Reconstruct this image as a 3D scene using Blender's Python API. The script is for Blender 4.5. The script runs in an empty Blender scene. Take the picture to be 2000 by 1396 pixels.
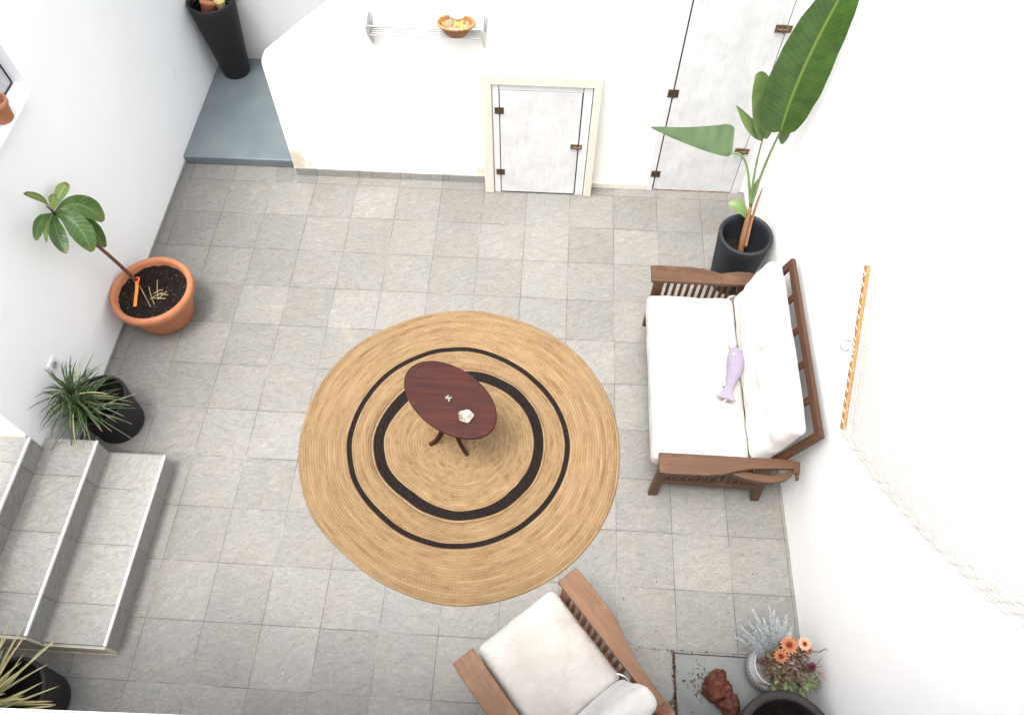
import bpy, math, random
from mathutils import Vector, Matrix, noise
random.seed(7)
PI = math.pi
scene = bpy.context.scene
C = scene.collection

# ------------------------------------------------------------------ camera
cam_d = bpy.data.cameras.new("camera")
cam = bpy.data.objects.new("camera", cam_d)
C.objects.link(cam)
fwd = Vector((-.034, .511, -.859)).normalized()
right = Vector((.998, .060, -.004)); right = (right - fwd * right.dot(fwd)).normalized()
up = right.cross(fwd)
cam.matrix_world = Matrix(((right.x, up.x, -fwd.x, 2.787), (right.y, up.y, -fwd.y, -4.129), (right.z, up.z, -fwd.z, 4.442), (0, 0, 0, 1)))
cam_d.sensor_width = 36
cam_d.lens = 1499.4 / 2000 * 36
cam_d.clip_start = .02
cam_d.clip_end = 500
scene.camera = cam

# ------------------------------------------------------------------ light
SUN_EL, SUN_DIR = math.radians(74), Vector((-.58, -.81, 0)).normalized()
w = bpy.data.worlds.new("World"); scene.world = w; w.use_nodes = True
nt = w.node_tree; bg = nt.nodes["Background"]
sky = nt.nodes.new("ShaderNodeTexSky"); sky.sky_type = 'NISHITA'; sky.sun_disc = False
sky.sun_elevation = SUN_EL
sky.sun_rotation = math.atan2(SUN_DIR.x, SUN_DIR.y)
sky.air_density = 1.0; sky.dust_density = 6.0; sky.ozone_density = 1.0
hs = nt.nodes.new("ShaderNodeHueSaturation"); hs.inputs['Saturation'].default_value = .30
nt.links.new(sky.outputs[0], hs.inputs['Color']); nt.links.new(hs.outputs[0], bg.inputs[0])
bg.inputs[1].default_value = .15
sd = bpy.data.lights.new("sun", 'SUN'); sd.energy = .95; sd.angle = math.radians(18); sd.color = (1, .95, .87)
sun = bpy.data.objects.new("sun", sd); C.objects.link(sun)
sv = Vector((SUN_DIR.x * math.cos(SUN_EL), SUN_DIR.y * math.cos(SUN_EL), math.sin(SUN_EL)))
sun.rotation_euler = sv.to_track_quat('Z', 'Y').to_euler(); sun.location = (0, -2, 8)
scene.view_settings.view_transform = 'Standard'
scene.view_settings.look = 'None'
scene.view_settings.exposure = 1.75
scene.view_settings.gamma = 1

# ------------------------------------------------------------------ object helpers
def tag(o, label=None, cat=None, group=None, kind=None):
    if label: o['label'] = label
    if cat: o['category'] = cat
    if group: o['group'] = group
    if kind: o['kind'] = kind
    return o

def thing(name, label, cat, loc=(0, 0, 0), rz=0, group=None):
    o = bpy.data.objects.new(name, None); C.objects.link(o)
    o.location = loc; o.rotation_euler = (0, 0, rz); o.empty_display_size = .1
    return tag(o, label, cat, group)

class MB:
    def __init__(s): s.v = []; s.f = []; s.uv = {}
    def add(s, vs, fs, uvs=None):
        n = len(s.v)
        s.v += [Vector(p) for p in vs]
        s.f += [tuple(i + n for i in f) for f in fs]
        if uvs:
            for i, q in enumerate(uvs): s.uv[n + i] = q
        return s
    def box(s, a, b):
        (x0, y0, z0), (x1, y1, z1) = a, b
        x0, x1 = min(x0, x1), max(x0, x1); y0, y1 = min(y0, y1), max(y0, y1); z0, z1 = min(z0, z1), max(z0, z1)
        return s.add([(x0, y0, z0), (x1, y0, z0), (x1, y1, z0), (x0, y1, z0), (x0, y0, z1), (x1, y0, z1), (x1, y1, z1), (x0, y1, z1)],
                     [(0, 3, 2, 1), (4, 5, 6, 7), (0, 1, 5, 4), (1, 2, 6, 5), (2, 3, 7, 6), (3, 0, 4, 7)])
    def beam(s, p, q, wd, ht, upv=(0, 0, 1), w2=None, h2=None):
        p = Vector(p); q = Vector(q); d = (q - p).normalized(); u = Vector(upv)
        sd_ = d.cross(u).normalized(); u = sd_.cross(d)
        w2 = w2 or wd; h2 = h2 or ht; vs = []
        for c, a, b in ((p, wd, ht), (q, w2, h2)):
            vs += [c - sd_ * a / 2 - u * b / 2, c + sd_ * a / 2 - u * b / 2, c + sd_ * a / 2 + u * b / 2, c - sd_ * a / 2 + u * b / 2]
        return s.add(vs, [(3, 2, 1, 0), (4, 5, 6, 7), (0, 1, 5, 4), (1, 2, 6, 5), (2, 3, 7, 6), (3, 0, 4, 7)])
    def tube(s, path, rad, n=8, cap=True):
        path = [Vector(p) for p in path]; m = len(path)
        if not isinstance(rad, (list, tuple)): rad = [rad] * m
        vs = []; fs = []; ref = None
        for i, p in enumerate(path):
            d = (path[min(i + 1, m - 1)] - path[max(i - 1, 0)])
            d = d.normalized() if d.length > 1e-9 else Vector((0, 0, 1))
            if ref is None: ref = d.orthogonal().normalized()
            ref = (ref - d * ref.dot(d)); ref = ref.normalized() if ref.length > 1e-6 else d.orthogonal().normalized()
            b = d.cross(ref)
            for k in range(n):
                a = 2 * PI * k / n
                vs.append(p + (ref * math.cos(a) + b * math.sin(a)) * rad[i])
        for i in range(m - 1):
            for k in range(n):
                k2 = (k + 1) % n
                fs.append((i * n + k, i * n + k2, (i + 1) * n + k2, (i + 1) * n + k))
        if cap: fs.append(tuple(range(n))[::-1]); fs.append(tuple((m - 1) * n + k for k in range(n)))
        return s.add(vs, fs)
    def lathe(s, c, prof, n=48, sx=1, sy=1):
        c = Vector(c); vs = []; fs = []; m = len(prof)
        for r, z in prof:
            for k in range(n):
                a = 2 * PI * k / n
                vs.append(c + Vector((r * math.cos(a) * sx, r * math.sin(a) * sy, z)))
        for i in range(m - 1):
            for k in range(n):
                k2 = (k + 1) % n
                fs.append((i * n + k, i * n + k2, (i + 1) * n + k2, (i + 1) * n + k))
        if prof[0][0] > 1e-4: fs.append(tuple(range(n))[::-1])
        if prof[-1][0] > 1e-4: fs.append(tuple((m - 1) * n + k for k in range(n)))
        return s.add(vs, fs)
    def prism(s, poly, fn0, fn1):
        n = len(poly)
        vs = [fn0(*p) for p in poly] + [fn1(*p) for p in poly]
        fs = [tuple(range(n)), tuple(range(n, 2 * n))[::-1]] + [(i, i + n, (i + 1) % n + n, (i + 1) % n) for i in range(n)]
        return s.add(vs, fs)
    def ball(s, c, r, nu=12, nv=8, sc=(1, 1, 1)):
        prof = []
        for i in range(nv + 1):
            a = -PI / 2 + PI * i / nv
            prof.append((max(1e-5, math.cos(a)) * r, math.sin(a) * r))
        c = Vector(c); vs = []; fs = []
        for rr, z in prof:
            for k in range(nu):
                a = 2 * PI * k / nu
                vs.append(c + Vector((rr * math.cos(a) * sc[0], rr * math.sin(a) * sc[1], z * sc[2])))
        for i in range(nv):
            for k in range(nu):
                k2 = (k + 1) % nu
                fs.append((i * nu + k, i * nu + k2, (i + 1) * nu + k2, (i + 1) * nu + k))
        return s.add(vs, fs)
    def leaf(s, path, width, prof, side, fold=.0, n=14, m=4, wav=0, seed=0, asym=1):
        """path: bezier control points (3 or 4); prof(t) -> width 0..1; side: sideways direction"""
        P = [Vector(p) for p in path]; side = Vector(side)
        def bz(t):
            q = P[:]
            while len(q) > 1: q = [q[i].lerp(q[i + 1], t) for i in range(len(q) - 1)]
            return q[0]
        vs = []; uv = []; fs = []
        for i in range(n + 1):
            t = i / n; p = bz(t); d = (bz(min(1, t + .02)) - bz(max(0, t - .02))).normalized()
            sdv = side - d * side.dot(d); sdv = sdv.normalized() if sdv.length > 1e-5 else d.orthogonal().normalized()
            nn = sdv.cross(d)
            for j in range(m + 1):
                u = j / m * 2 - 1; ww = width * prof(t) * (asym if u > 0 else 1)
                off = sdv * (u * ww * math.cos(fold)) + nn * (abs(u) * ww * math.sin(fold))
                if wav: off += nn * (wav * abs(u) * math.sin(t * 17 + seed * 3 + (2 if u > 0 else 0)) + wav * .6 * abs(u) * math.sin(t * 39 + seed))
                vs.append(p + off); uv.append((t, j / m))
        for i in range(n):
            for j in range(m):
                a = i * (m + 1) + j
                fs.append((a, a + 1, a + m + 2, a + m + 1))
        return s.add(vs, fs, uv)
    def build(s, name, mat, parent=None, smooth=False, bevel=0, bseg=2, local=False, kind=None, origin=None):
        me = bpy.data.meshes.new(name)
        off = Vector((0, 0, 0))
        if parent is not None and not local:
            off = world_loc(parent)
        elif parent is None and origin is not None:
            off = Vector(origin)
        me.from_pydata([tuple(p - off) for p in s.v], [], s.f)
        if s.uv:
            L = me.uv_layers.new(name="UVMap")
            for lp in me.loops: L.data[lp.index].uv = s.uv.get(lp.vertex_index, (0, 0))
        me.materials.append(mat)
        me.validate(); me.update()
        if smooth:
            for p in me.polygons: p.use_smooth = True
        o = bpy.data.objects.new(name, me); C.objects.link(o)
        if parent is not None: o.parent = parent
        elif origin is not None: o.location = origin
        if bevel:
            b = o.modifiers.new("bevel", 'BEVEL'); b.width = bevel; b.segments = bseg; b.limit_method = 'ANGLE'; b.angle_limit = math.radians(40)
        if kind: o['kind'] = kind
        return o

def world_loc(o):
    l = Vector((0, 0, 0))
    while o is not None: l += Vector(o.location); o = o.parent
    return l

def bez(P, n=12):
    P = [Vector(p) for p in P]; out = []
    for i in range(n + 1):
        q = P[:]; t = i / n
        while len(q) > 1: q = [q[k].lerp(q[k + 1], t) for k in range(len(q) - 1)]
        out.append(q[0])
    return out

# ------------------------------------------------------------------ materials
class N:
    def __init__(s, name, rough=.6, spec=.4):
        s.m = bpy.data.materials.new(name); s.m.use_nodes = True
        s.t = s.m.node_tree; s.b = s.t.nodes["Principled BSDF"]
        s.b.inputs['Roughness'].default_value = rough
        s.b.inputs['Specular IOR Level'].default_value = spec
        s.tc = s.t.nodes.new("ShaderNodeTexCoord")
    def n(s, ty, **kw):
        x = s.t.nodes.new(ty)
        for k, v in kw.items(): setattr(x, k, v)
        return x
    def set(s, inp, v):
        if hasattr(v, 'is_linked') or isinstance(v, bpy.types.NodeSocket): s.t.links.new(v, inp)
        else: inp.default_value = v
    def math(s, op, a, b=None, c=None):
        x = s.n("ShaderNodeMath", operation=op); s.set(x.inputs[0], a)
        if b is not None: s.set(x.inputs[1], b)
        if c is not None: s.set(x.inputs[2], c)
        return x.outputs[0]
    def noise(s, vec, scale, detail=4, rough=.55, dist=0):
        x = s.n("ShaderNodeTexNoise"); s.set(x.inputs['Vector'], vec)
        x.inputs['Scale'].default_value = scale; x.inputs['Detail'].default_value = detail
        x.inputs['Roughness'].default_value = rough; x.inputs['Distortion'].default_value = dist
        return x.outputs['Fac']
    def map(s, vec, loc=(0, 0, 0), rot=(0, 0, 0), sc=(1, 1, 1)):
        x = s.n("ShaderNodeMapping"); s.set(x.inputs[0], vec)
        s.set(x.inputs[1], loc); s.set(x.inputs[2], rot); s.set(x.inputs[3], sc)
        return x.outputs[0]
    def ramp(s, f, stops):
        x = s.n("ShaderNodeValToRGB"); s.set(x.inputs[0], f)
        e = x.color_ramp.elements
        while len(e) < len(stops): e.new(.5)
        for i, (p, c) in enumerate(stops):
            e[i].position = p; e[i].color = (*c, 1) if len(c) == 3 else c
        return x.outputs[0]
    def mix(s, f, a, b, mode='MIX'):
        x = s.n("ShaderNodeMix", data_type='RGBA', blend_type=mode); s.set(x.inputs[0], f)
        s.set(x.inputs[6], (*a, 1) if isinstance(a, tuple) and len(a) == 3 else a)
        s.set(x.inputs[7], (*b, 1) if isinstance(b, tuple) and len(b) == 3 else b)
        return x.outputs[2]
    def sep(s, v):
        x = s.n("ShaderNodeSeparateXYZ"); s.set(x.inputs[0], v); return x.outputs
    def comb(s, a, b, c):
        x = s.n("ShaderNodeCombineXYZ"); s.set(x.inputs[0], a); s.set(x.inputs[1], b); s.set(x.inputs[2], c); return x.outputs[0]
    def color(s, v): s.set(s.b.inputs['Base Color'], (*v, 1) if isinstance(v, tuple) and len(v) == 3 else v)
    def bump(s, h, strength=.3, dist=.002):
        x = s.n("ShaderNodeBump"); x.inputs['Strength'].default_value = strength; x.inputs['Distance'].default_value = dist
        s.set(x.inputs['Height'], h); s.t.links.new(x.outputs[0], s.b.inputs['Normal'])
    def smooth(s, v, a, b):
        x = s.n("ShaderNodeMapRange", interpolation_type='SMOOTHSTEP'); s.set(x.inputs[0], v)
        x.inputs[1].default_value = a; x.inputs[2].default_value = b
        return x.outputs[0]

def mottled(name, c1, c2, scale=8, rough=.6, spec=.4, bump=.2, bscale=60, bdist=.002, sc=(1, 1, 1), detail=5):
    k = N(name, rough, spec); v = k.map(k.tc.outputs['Object'], sc=sc)
    k.color(k.ramp(k.noise(v, scale, detail), [(.3, c1), (.7, c2)]))
    if bump: k.bump(k.noise(v, bscale, 3), bump, bdist)
    return k.m

def tile_mat(name, T=.33, ox=0, oy=0, swap=None, linex=True, grout_w=.0016, tone=1.0):
    k = N(name, .5, .4)
    X, Y, Z = k.sep(k.tc.outputs['Object'])
    if swap == 'yz': X, Y = Y, Z
    if swap == 'xz': X, Y = X, Z
    u = k.math('DIVIDE', k.math('ADD', X, ox), T); v = k.math('DIVIDE', k.math('ADD', Y, oy), T)
    iu = k.math('FLOOR', u); iv = k.math('FLOOR', v)
    fu = k.math('FRACT', u); fv = k.math('FRACT', v)
    wn = k.n("ShaderNodeTexWhiteNoise", noise_dimensions='2D'); k.set(wn.inputs['Vector'], k.comb(iu, iv, 0))
    rnd = wn.outputs['Value']; rc = k.sep(wn.outputs['Color'])
    offs = k.comb(k.math('MULTIPLY', rc[0], 40), k.math('MULTIPLY', rc[1], 40), k.math('MULTIPLY', rc[2], 40))
    base = k.n("ShaderNodeVectorMath", operation='ADD'); k.set(base.inputs[0], k.comb(X, Y, 0)); k.set(base.inputs[1], offs)
    ang = k.math('ADD', k.math('MULTIPLY', rc[2], 1.0), -.25)
    st = k.map(base.outputs[0], rot=k.comb(0, 0, k.math('MULTIPLY', ang, -1)), sc=(1, 1, 1))
    st1 = k.map(st, sc=(1, 2.6, 1))
    n1 = k.noise(st1, 15, 10, .78, 1.0)      # slate flow
    n2 = k.noise(st1, 48, 6, .7, .8)        # fine cleft
    n3 = k.noise(base.outputs[0], 4.2, 3, .5)
    n4 = k.noise(base.outputs[0], 190, 2, .6)
    h = k.math('ADD', k.math('MULTIPLY', n1, .62), k.math('MULTIPLY', n2, .38))
    t = tone
    col = k.ramp(h, [(.29, (.09 * t, .087 * t, .081 * t)), (.42, (.205 * t, .199 * t, .188 * t)), (.55, (.268 * t, .261 * t, .247 * t)), (.71, (.41 * t, .402 * t, .385 * t))])
    tint = k.ramp(n3, [(.34, (.97, .99, 1.0)), (.5, (1, 1, .985)), (.62, (1.01, 1.0, .955)), (.74, (1.03, .985, .955))])
    col = k.mix(1.0, col, tint, 'MULTIPLY')
    tv = k.math('ADD', k.math('MULTIPLY', rnd, .20), .90)
    col = k.mix(1.0, col, k.comb(tv, tv, tv), 'MULTIPLY')
    g = k.math('ADD', k.math('MULTIPLY', n4, .7), .65)
    col = k.mix(1.0, col, k.comb(g, g, g), 'MULTIPLY')
    # large soft dirt
    lw = k.noise(k.tc.outputs['Object'], 1.1, 3, .5)
    lg = k.math('ADD', k.math('MULTIPLY', lw, .3), .85)
    col = k.mix(1.0, col, k.comb(lg, lg, lg), 'MULTIPLY')
    def edge(f): return k.math('MULTIPLY', k.math('MINIMUM', f, k.math('SUBTRACT', 1, f)), T)
    ev = edge(fv); e = ev
    if linex: e = k.math('MINIMUM', edge(fu), ev)
    wob = k.math('MULTIPLY', k.noise(k.tc.outputs['Object'], 9, 2), .0022)
    gm = k.math('LESS_THAN', e, k.math('ADD', wob, grout_w - .0009)); gvis = k.math('ADD', .62, k.math('MULTIPLY', k.smooth(k.noise(k.tc.outputs['Object'], 3.7, 4, .6), .38, .58), .38))
    gcol = k.ramp(k.noise(k.tc.outputs['Object'], 2.3, 3, .7), [(.46, (.045, .042, .038)), (.56, (.10, .095, .088)), (.66, (.27, .26, .235))])
    col = k.mix(k.math('MULTIPLY', gm, gvis), col, gcol)
    # dirt gathered along joints, pale grit specks, small dark chips
    dj = k.math('MULTIPLY', k.math('SUBTRACT', 1, k.smooth(e, 0, .022)), k.smooth(k.noise(k.tc.outputs['Object'], 6.5, 5, .65), .45, .7))
    col = k.mix(k.math('MULTIPLY', dj, .3), col, (.10, .092, .08))
    sp1 = k.smooth(k.noise(k.tc.outputs['Object'], 62, 2, .5), .735, .775); col = k.mix(k.math('MULTIPLY', sp1, .7), col, (.5, .49, .46))
    sp2 = k.smooth(k.noise(k.map(k.tc.outputs['Object'], loc=(7, 3, 1)), 47, 2, .5), .745, .79); col = k.mix(k.math('MULTIPLY', sp2, .7), col, (.07, .06, .055))
    yp = k.math('MULTIPLY', k.smooth(k.noise(k.tc.outputs['Object'], 2.6, 5, .7), .62, .70), .16); col = k.mix(yp, col, (.36, .32, .22))
    k.color(col)
    k.set(k.b.inputs['Roughness'], k.math('ADD', k.math('MULTIPLY', n2, .35), .33))
    hh = k.math('SUBTRACT', h, k.math('MULTIPLY', gm, .35))
    k.bump(hh, .55, .006)
    return k.m

def plaster(name, c=(.86, .86, .85), stains=()):
    k = N(name, .85, .2); o = k.tc.outputs['Object']
    n1 = k.noise(o, 1.6, 5, .6)
    col = k.ramp(n1, [(.3, tuple(x * .965 for x in c)), (.7, c)])
    for (p, r, sc_, dark, thr) in stains:
        d = k.n("ShaderNodeVectorMath", operation='DISTANCE'); k.set(d.inputs[0], o); d.inputs[1].default_value = p
        nn = k.noise(o, sc_, 6, .7)
        f = k.math('ADD', k.math('DIVIDE', d.outputs['Value'], r), k.math('MULTIPLY', k.math('SUBTRACT', nn, .5), 2.2))
        col = k.mix(k.math('MULTIPLY', k.math('SUBTRACT', 1, k.smooth(f, thr, 1.0)), .75), col, dark)
    spots = k.smooth(k.noise(o, 70, 2, .5), .755, .80)
    col = k.mix(k.math('MULTIPLY', spots, .35), col, (.55, .5, .44))
    k.color(col)
    h = k.math('ADD', k.math('MULTIPLY', k.noise(o, 9, 4), 1.0), k.math('MULTIPLY', k.noise(o, 75, 3), .25))
    k.bump(h, .35, .008)
    return k.m

def wood(name, c1, c2, axis='x', rough=.45, scale=1, spec=.4, worn=None):
    k = N(name, rough, spec)
    sc = {'x': (1.2, 14, 14), 'y': (14, 1.2, 14), 'z': (14, 14, 1.2)}[axis]
    v = k.map(k.tc.outputs['Object'], sc=tuple(a * scale for a in sc))
    n1 = k.noise(v, 2.2, 7, .62, 1.0); n2 = k.noise(v, 11, 4, .6)
    h = k.math('ADD', k.math('MULTIPLY', n1, .7), k.math('MULTIPLY', n2, .3))
    col = k.ramp(h, [(.3, c1), (.68, c2)])
    if worn:
        wm = k.smooth(k.noise(k.tc.outputs['Object'], 5.5, 5, .65), .52, .7)
        col = k.mix(k.math('MULTIPLY', wm, .55), col, worn)
    k.color(col)
    k.set(k.b.inputs['Roughness'], k.math('ADD', k.math('MULTIPLY', n2, .3), rough - .12))
    k.bump(h, .3, .0015)
    return k.m

def cloth(name, c, c2, stain=None, wr=1.0):
    k = N(name, .9, .15); o = k.tc.outputs['Object']
    col = k.ramp(k.noise(o, 3.2, 5, .6), [(.35, c2), (.6, c)])
    if stain:
        sm = k.smooth(k.noise(k.map(o, loc=(3, 1, 0)), 2.8, 6, .66), .44, .62)
        col = k.mix(k.math('MULTIPLY', sm, .42), col, stain)
    k.color(col)
    wv = k.noise(k.map(o, rot=(0, 0, .6), sc=(1, 2.6, 1)), 5, 4, .55, 1.8)
    wv2 = k.noise(k.map(o, rot=(0, 0, -.5), sc=(3.2, 1, 1)), 4, 3, .5, 1.2)
    weave = k.noise(o, 420, 2)
    h = k.math('ADD', k.math('ADD', k.math('MULTIPLY', wv, .7 * wr), k.math('MULTIPLY', wv2, .5 * wr)), k.math('MULTIPLY', weave, .03))
    k.bump(h, .5, .03)
    k.b.inputs['Sheen Weight'].default_value = .15
    return k.m

def leafmat(name, c1, c2, rib, vein_n=46, ribw=.035, rough=.42, tip=None, back=None, vein_s=.25, trans=.12):
    k = N(name, rough, .45)
    U, V, _ = k.sep(k.tc.outputs['UV'])
    side = k.math('ABSOLUTE', k.math('SUBTRACT', V, .5))
    n = k.noise(k.tc.outputs['Object'], 14, 4)
    col = k.ramp(n, [(.3, c1), (.7, c2)])
    vv = k.math('SINE', k.math('MULTIPLY', k.math('SUBTRACT', U, k.math('MULTIPLY', side, .25)), vein_n * 2 * PI / 2))
    vm = k.math('MULTIPLY', k.smooth(vv, .3, 1.0), vein_s)
    col = k.mix(vm, col, rib)
    col = k.mix(k.math('SUBTRACT', 1, k.smooth(side, ribw * .5, ribw)), col, rib)
    if tip:
        tm = k.smooth(k.math('ADD', U, k.math('MULTIPLY', k.math('SUBTRACT', n, .5), .35)), .84, .98)
        col = k.mix(tm, col, tip)
    if back:
        g = k.n("ShaderNodeNewGeometry"); col = k.mix(k.math('MULTIPLY', g.outputs['Backfacing'], .8), col, back)
    k.color(col)
    k.bump(vv, .12, .003)
    if trans:
        k.b.inputs['Transmission Weight'].default_value = 0
        tr = k.n("ShaderNodeBsdfTranslucent"); k.t.links.new(k.b.inputs['Base Color'].links[0].from_socket, tr.inputs[0])
        mx = k.n("ShaderNodeMixShader"); mx.inputs[0].default_value = trans * 1.6
        out = [x for x in k.t.nodes if x.type == 'OUTPUT_MATERIAL'][0]
        k.t.links.new(k.b.outputs[0], mx.inputs[1]); k.t.links.new(tr.outputs[0], mx.inputs[2]); k.t.links.new(mx.outputs[0], out.inputs[0])
    return k.m

def speckled(name, base, dots, scale=160, thr=.66, bump=.8, bs=120, bd=.01):
    k = N(name, .9, .2); o = k.tc.outputs['Object']
    n = k.noise(o, scale, 2, .6)
    col = k.ramp(k.noise(o, 40, 4), [(.35, tuple(c * .5 for c in base)), (.7, base)])
    col = k.mix(k.smooth(n, thr, thr + .03), col, dots); k.color(col)
    k.bump(k.noise(o, bs, 4, .7), bump, bd)
    return k.m

M = {}
M['floor'] = tile_mat('slate tile floor', tone=.66)
M['tread'] = tile_mat('slate tile tread', tone=1.0, oy=.0, linex=False)
M['riser'] = tile_mat('slate tile riser', tone=1.0, swap='yz', linex=True, ox=0, oy=.17)
M['skirt'] = tile_mat('slate tile skirting', tone=1.0, swap='xz', linex=True, oy=.1)
M['skirt_y'] = tile_mat('slate tile skirting side', tone=1.0, swap='yz', linex=True, oy=.1)
M['wall'] = plaster('white plaster')
M['wall_left'] = plaster('white plaster cool', (.86, .875, .885))
M['wall_back'] = plaster('white plaster warm', (.87, .86, .825), [((.84, .09, .14), .16, 11, (.52, .43, .30), .25), ((2.28, .09, .12), .07, 20, (.58, .5, .38), .3), ((3.5, .09, .02), .06, 30, (.5, .4, .28), .3)])
M['surround'] = plaster('cream painted surround', (.62, .59, .515), [((2.45, 0, 1.1), .2, 12, (.50, .42, .36), .3), ((2.34, 0, .02), .12, 14, (.66, .6, .5), .3)])
M['ledge'] = plaster('white painted ledge', (.82, .82, .84))
def door_paint():
    k = N('worn white door paint', .5, .4); o = k.tc.outputs['Object']
    s = k.noise(k.map(o, sc=(14, 14, 1.6)), 3, 6, .65, .6); b = k.noise(o, 5, 5, .65)
    col = k.ramp(b, [(.35, (.53, .535, .54)), (.6, (.63, .635, .64))])
    col = k.mix(k.math('MULTIPLY', k.smooth(s, .52, .72), .35), col, (.38, .38, .385))
    k.color(col); k.bump(s, .25, .002); return k.m
M['door'] = door_paint()
M['door_frame'] = mottled('white frame paint', (.58, .58, .59), (.66, .66, .665), 7, .5, bump=.2)
M['gap'] = mottled('dark gap', (.012, .01, .01), (.03, .025, .02), 20, .9, bump=0)
M['rustgap'] = mottled('rusty edge', (.16, .07, .035), (.4, .28, .2), 30, .8, bump=.2)
def rusty(name, a=(.018, .016, .013), b=(.12, .075, .04)):
    k = N(name, .45, .5); n = k.noise(k.tc.outputs['Object'], 90, 4, .7)
    k.color(k.ramp(n, [(.38, a), (.62, b)])); k.set(k.b.inputs['Metallic'], k.math('SUBTRACT', .9, n)); k.bump(n, .5, .002); return k.m
M['rust'] = rusty('tarnished metal hinge'); M['brass'] = rusty('tarnished brass bolt', (.04, .028, .016), (.22, .14, .075))
def bluefloor():
    k = N('blue grey painted concrete', .45, .45); o = k.tc.outputs['Object']
    col = k.ramp(k.noise(o, 3, 5, .6), [(.3, (.10, .126, .143)), (.6, (.137, .166, .176)), (.75, (.165, .187, .18))])
    col = k.mix(k.smooth(k.noise(o, 85, 2), .74, .78), col, (.08, .07, .06))
    k.color(col); k.bump(k.noise(o, 30, 4), .25, .003); return k.m
M['blue'] = bluefloor()
M['steel'] = mottled('grey steel', (.16, .165, .17), (.28, .285, .29), 30, .35, .6, .1)
def coverplate():
    k = N('grey green painted cover', .5, .4); o = k.tc.outputs['Object']
    col = k.ramp(k.noise(o, 4, 5, .6), [(.3, (.10, .112, .11)), (.7, (.15, .163, .157))])
    rm = k.math('MULTIPLY', k.smooth(k.noise(o, 13, 6, .75), .56, .66), .6)
    col = k.mix(rm, col, (.25, .12, .075)); k.color(col); k.bump(k.noise(o, 40, 4), .25, .003); return k.m
M['cover'] = coverplate()
M['alu'] = mottled('brushed aluminium', (.62, .64, .66), (.75, .77, .78), 30, .3, .6, .1); M['alu'].node_tree.nodes["Principled BSDF"].inputs['Metallic'].default_value = .35
M['beige'] = mottled('beige side render', (.36, .34, .29), (.47, .44, .37), 6, .8, bump=.3)
M['raw'] = mottled('raw mortar edge', (.4, .3, .2), (.6, .5, .38), 18, .9, bump=.5)
M['white_metal'] = mottled('white enamelled metal', (.40, .405, .41), (.50, .505, .51), 20, .35, .5, .05)
M['plastic'] = mottled('white plastic', (.72, .73, .74), (.76, .77, .78), 20, .35, .5, 0)
M['plastic_grey'] = mottled('grey plastic', (.3, .32, .34), (.4, .42, .44), 20, .4, .5, 0)
M['potblack'] = mottled('matt anthracite pot', (.009, .0105, .013), (.016, .019, .023), 9, .62, .35, .25, 220, .001)
M['potdark'] = mottled('matt black brown pot', (.007, .006, .0075), (.013, .011, .013), 9, .6, .35, .3, 220, .001)
M['pottaupe'] = mottled('dark taupe pot', (.013, .0115, .011), (.024, .021, .020), 9, .6, .35, .3, 200, .001)
def terracotta():
    k = N('terracotta', .78, .25); o = k.tc.outputs['Object']
    col = k.ramp(k.noise(k.map(o, sc=(1, 1, 2.5)), 6, 6, .6), [(.3, (.36, .14, .065)), (.62, (.46, .19, .10)), (.78, (.49, .25, .165))])
    k.color(col); k.bump(k.noise(o, 120, 3), .2, .001); return k.m
M['terra'] = terracotta()
M['soil'] = speckled('dark potting soil', (.011, .006, .0045), (.26, .21, .15), 120, .66)
M['soil_dark'] = speckled('black soil', (.008, .006, .005), (.06, .045, .03), 200, .74)
M['wood_sofa'] = wood('red brown hardwood', (.042, .019, .009), (.092, .044, .022), 'y', .5, 1, .35, (.12, .066, .038))
M['wood_sofa_x'] = wood('red brown hardwood crosswise', (.040, .018, .009), (.085, .039, .02), 'x', .5, 1, .35)
M['wood_sofa_z'] = wood('red brown hardwood upright', (.05, .022, .011), (.11, .05, .026), 'z', .5, 1, .35)
M['wood_chair'] = wood('sun bleached hardwood', (.088, .041, .018), (.165, .081, .037), 'y', .5, 1, .35, (.20, .11, .06))
M['wood_chair_x'] = wood('sun bleached hardwood crosswise', (.15, .06, .035), (.28, .125, .075), 'x', .5, 1, .35)
M['wood_chair_z'] = wood('sun bleached hardwood upright', (.17, .07, .038), (.30, .14, .08), 'z', .5, 1, .35)
M['wood_bar'] = wood('golden pine', (.27, .125, .035), (.42, .21, .07), 'y', .5)
M['cloth'] = cloth('cream cotton cover', (.42, .405, .385), (.35, .33, .305), (.265, .23, .20))
M['cloth_back'] = cloth('cream cotton back cover', (.50, .49, .475), (.42, .40, .385))
M['lilac'] = cloth('lilac cotton', (.23, .20, .255), (.18, .155, .215), None, .3)
M['string'] = mottled('white string', (.62, .6, .55), (.75, .73, .68), 90, .8, .2, .3)
M['cord'] = mottled('cream cotton cord', (.44, .415, .365), (.54, .515, .465), 40, .85, .2, .3)
M['stem_brown'] = mottled('brown stem bark', (.085, .035, .022), (.20, .09, .055), 25, .6, .4, .4, 70, .003)
M['stem_green'] = mottled('green stalk', (.10, .16, .05), (.16, .24, .08), 12, .4, .5, .1)
M['sheath'] = mottled('dry orange sheath', (.13, .065, .03), (.25, .125, .065), 18, .6, .3, .4, 50, .003, (6, 6, 1))
M['ribbon'] = mottled('orange ribbon', (.85, .19, .02), (.95, .27, .04), 10, .5, .4, .1)
M['twig'] = mottled('dry straw', (.30, .22, .10), (.50, .40, .22), 40, .8, .2, .2)
M['banana'] = leafmat('strelitzia leaf', (.026, .068, .009), (.050, .112, .016), (.14, .21, .035), 60, .035, .36, None, (.10, .17, .06), .10)
M['banana_pale'] = leafmat('strelitzia leaf pale', (.11, .175, .05), (.155, .225, .075), (.165, .24, .08), 50, .02, .42, None, (.055, .095, .05), .10)
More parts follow.
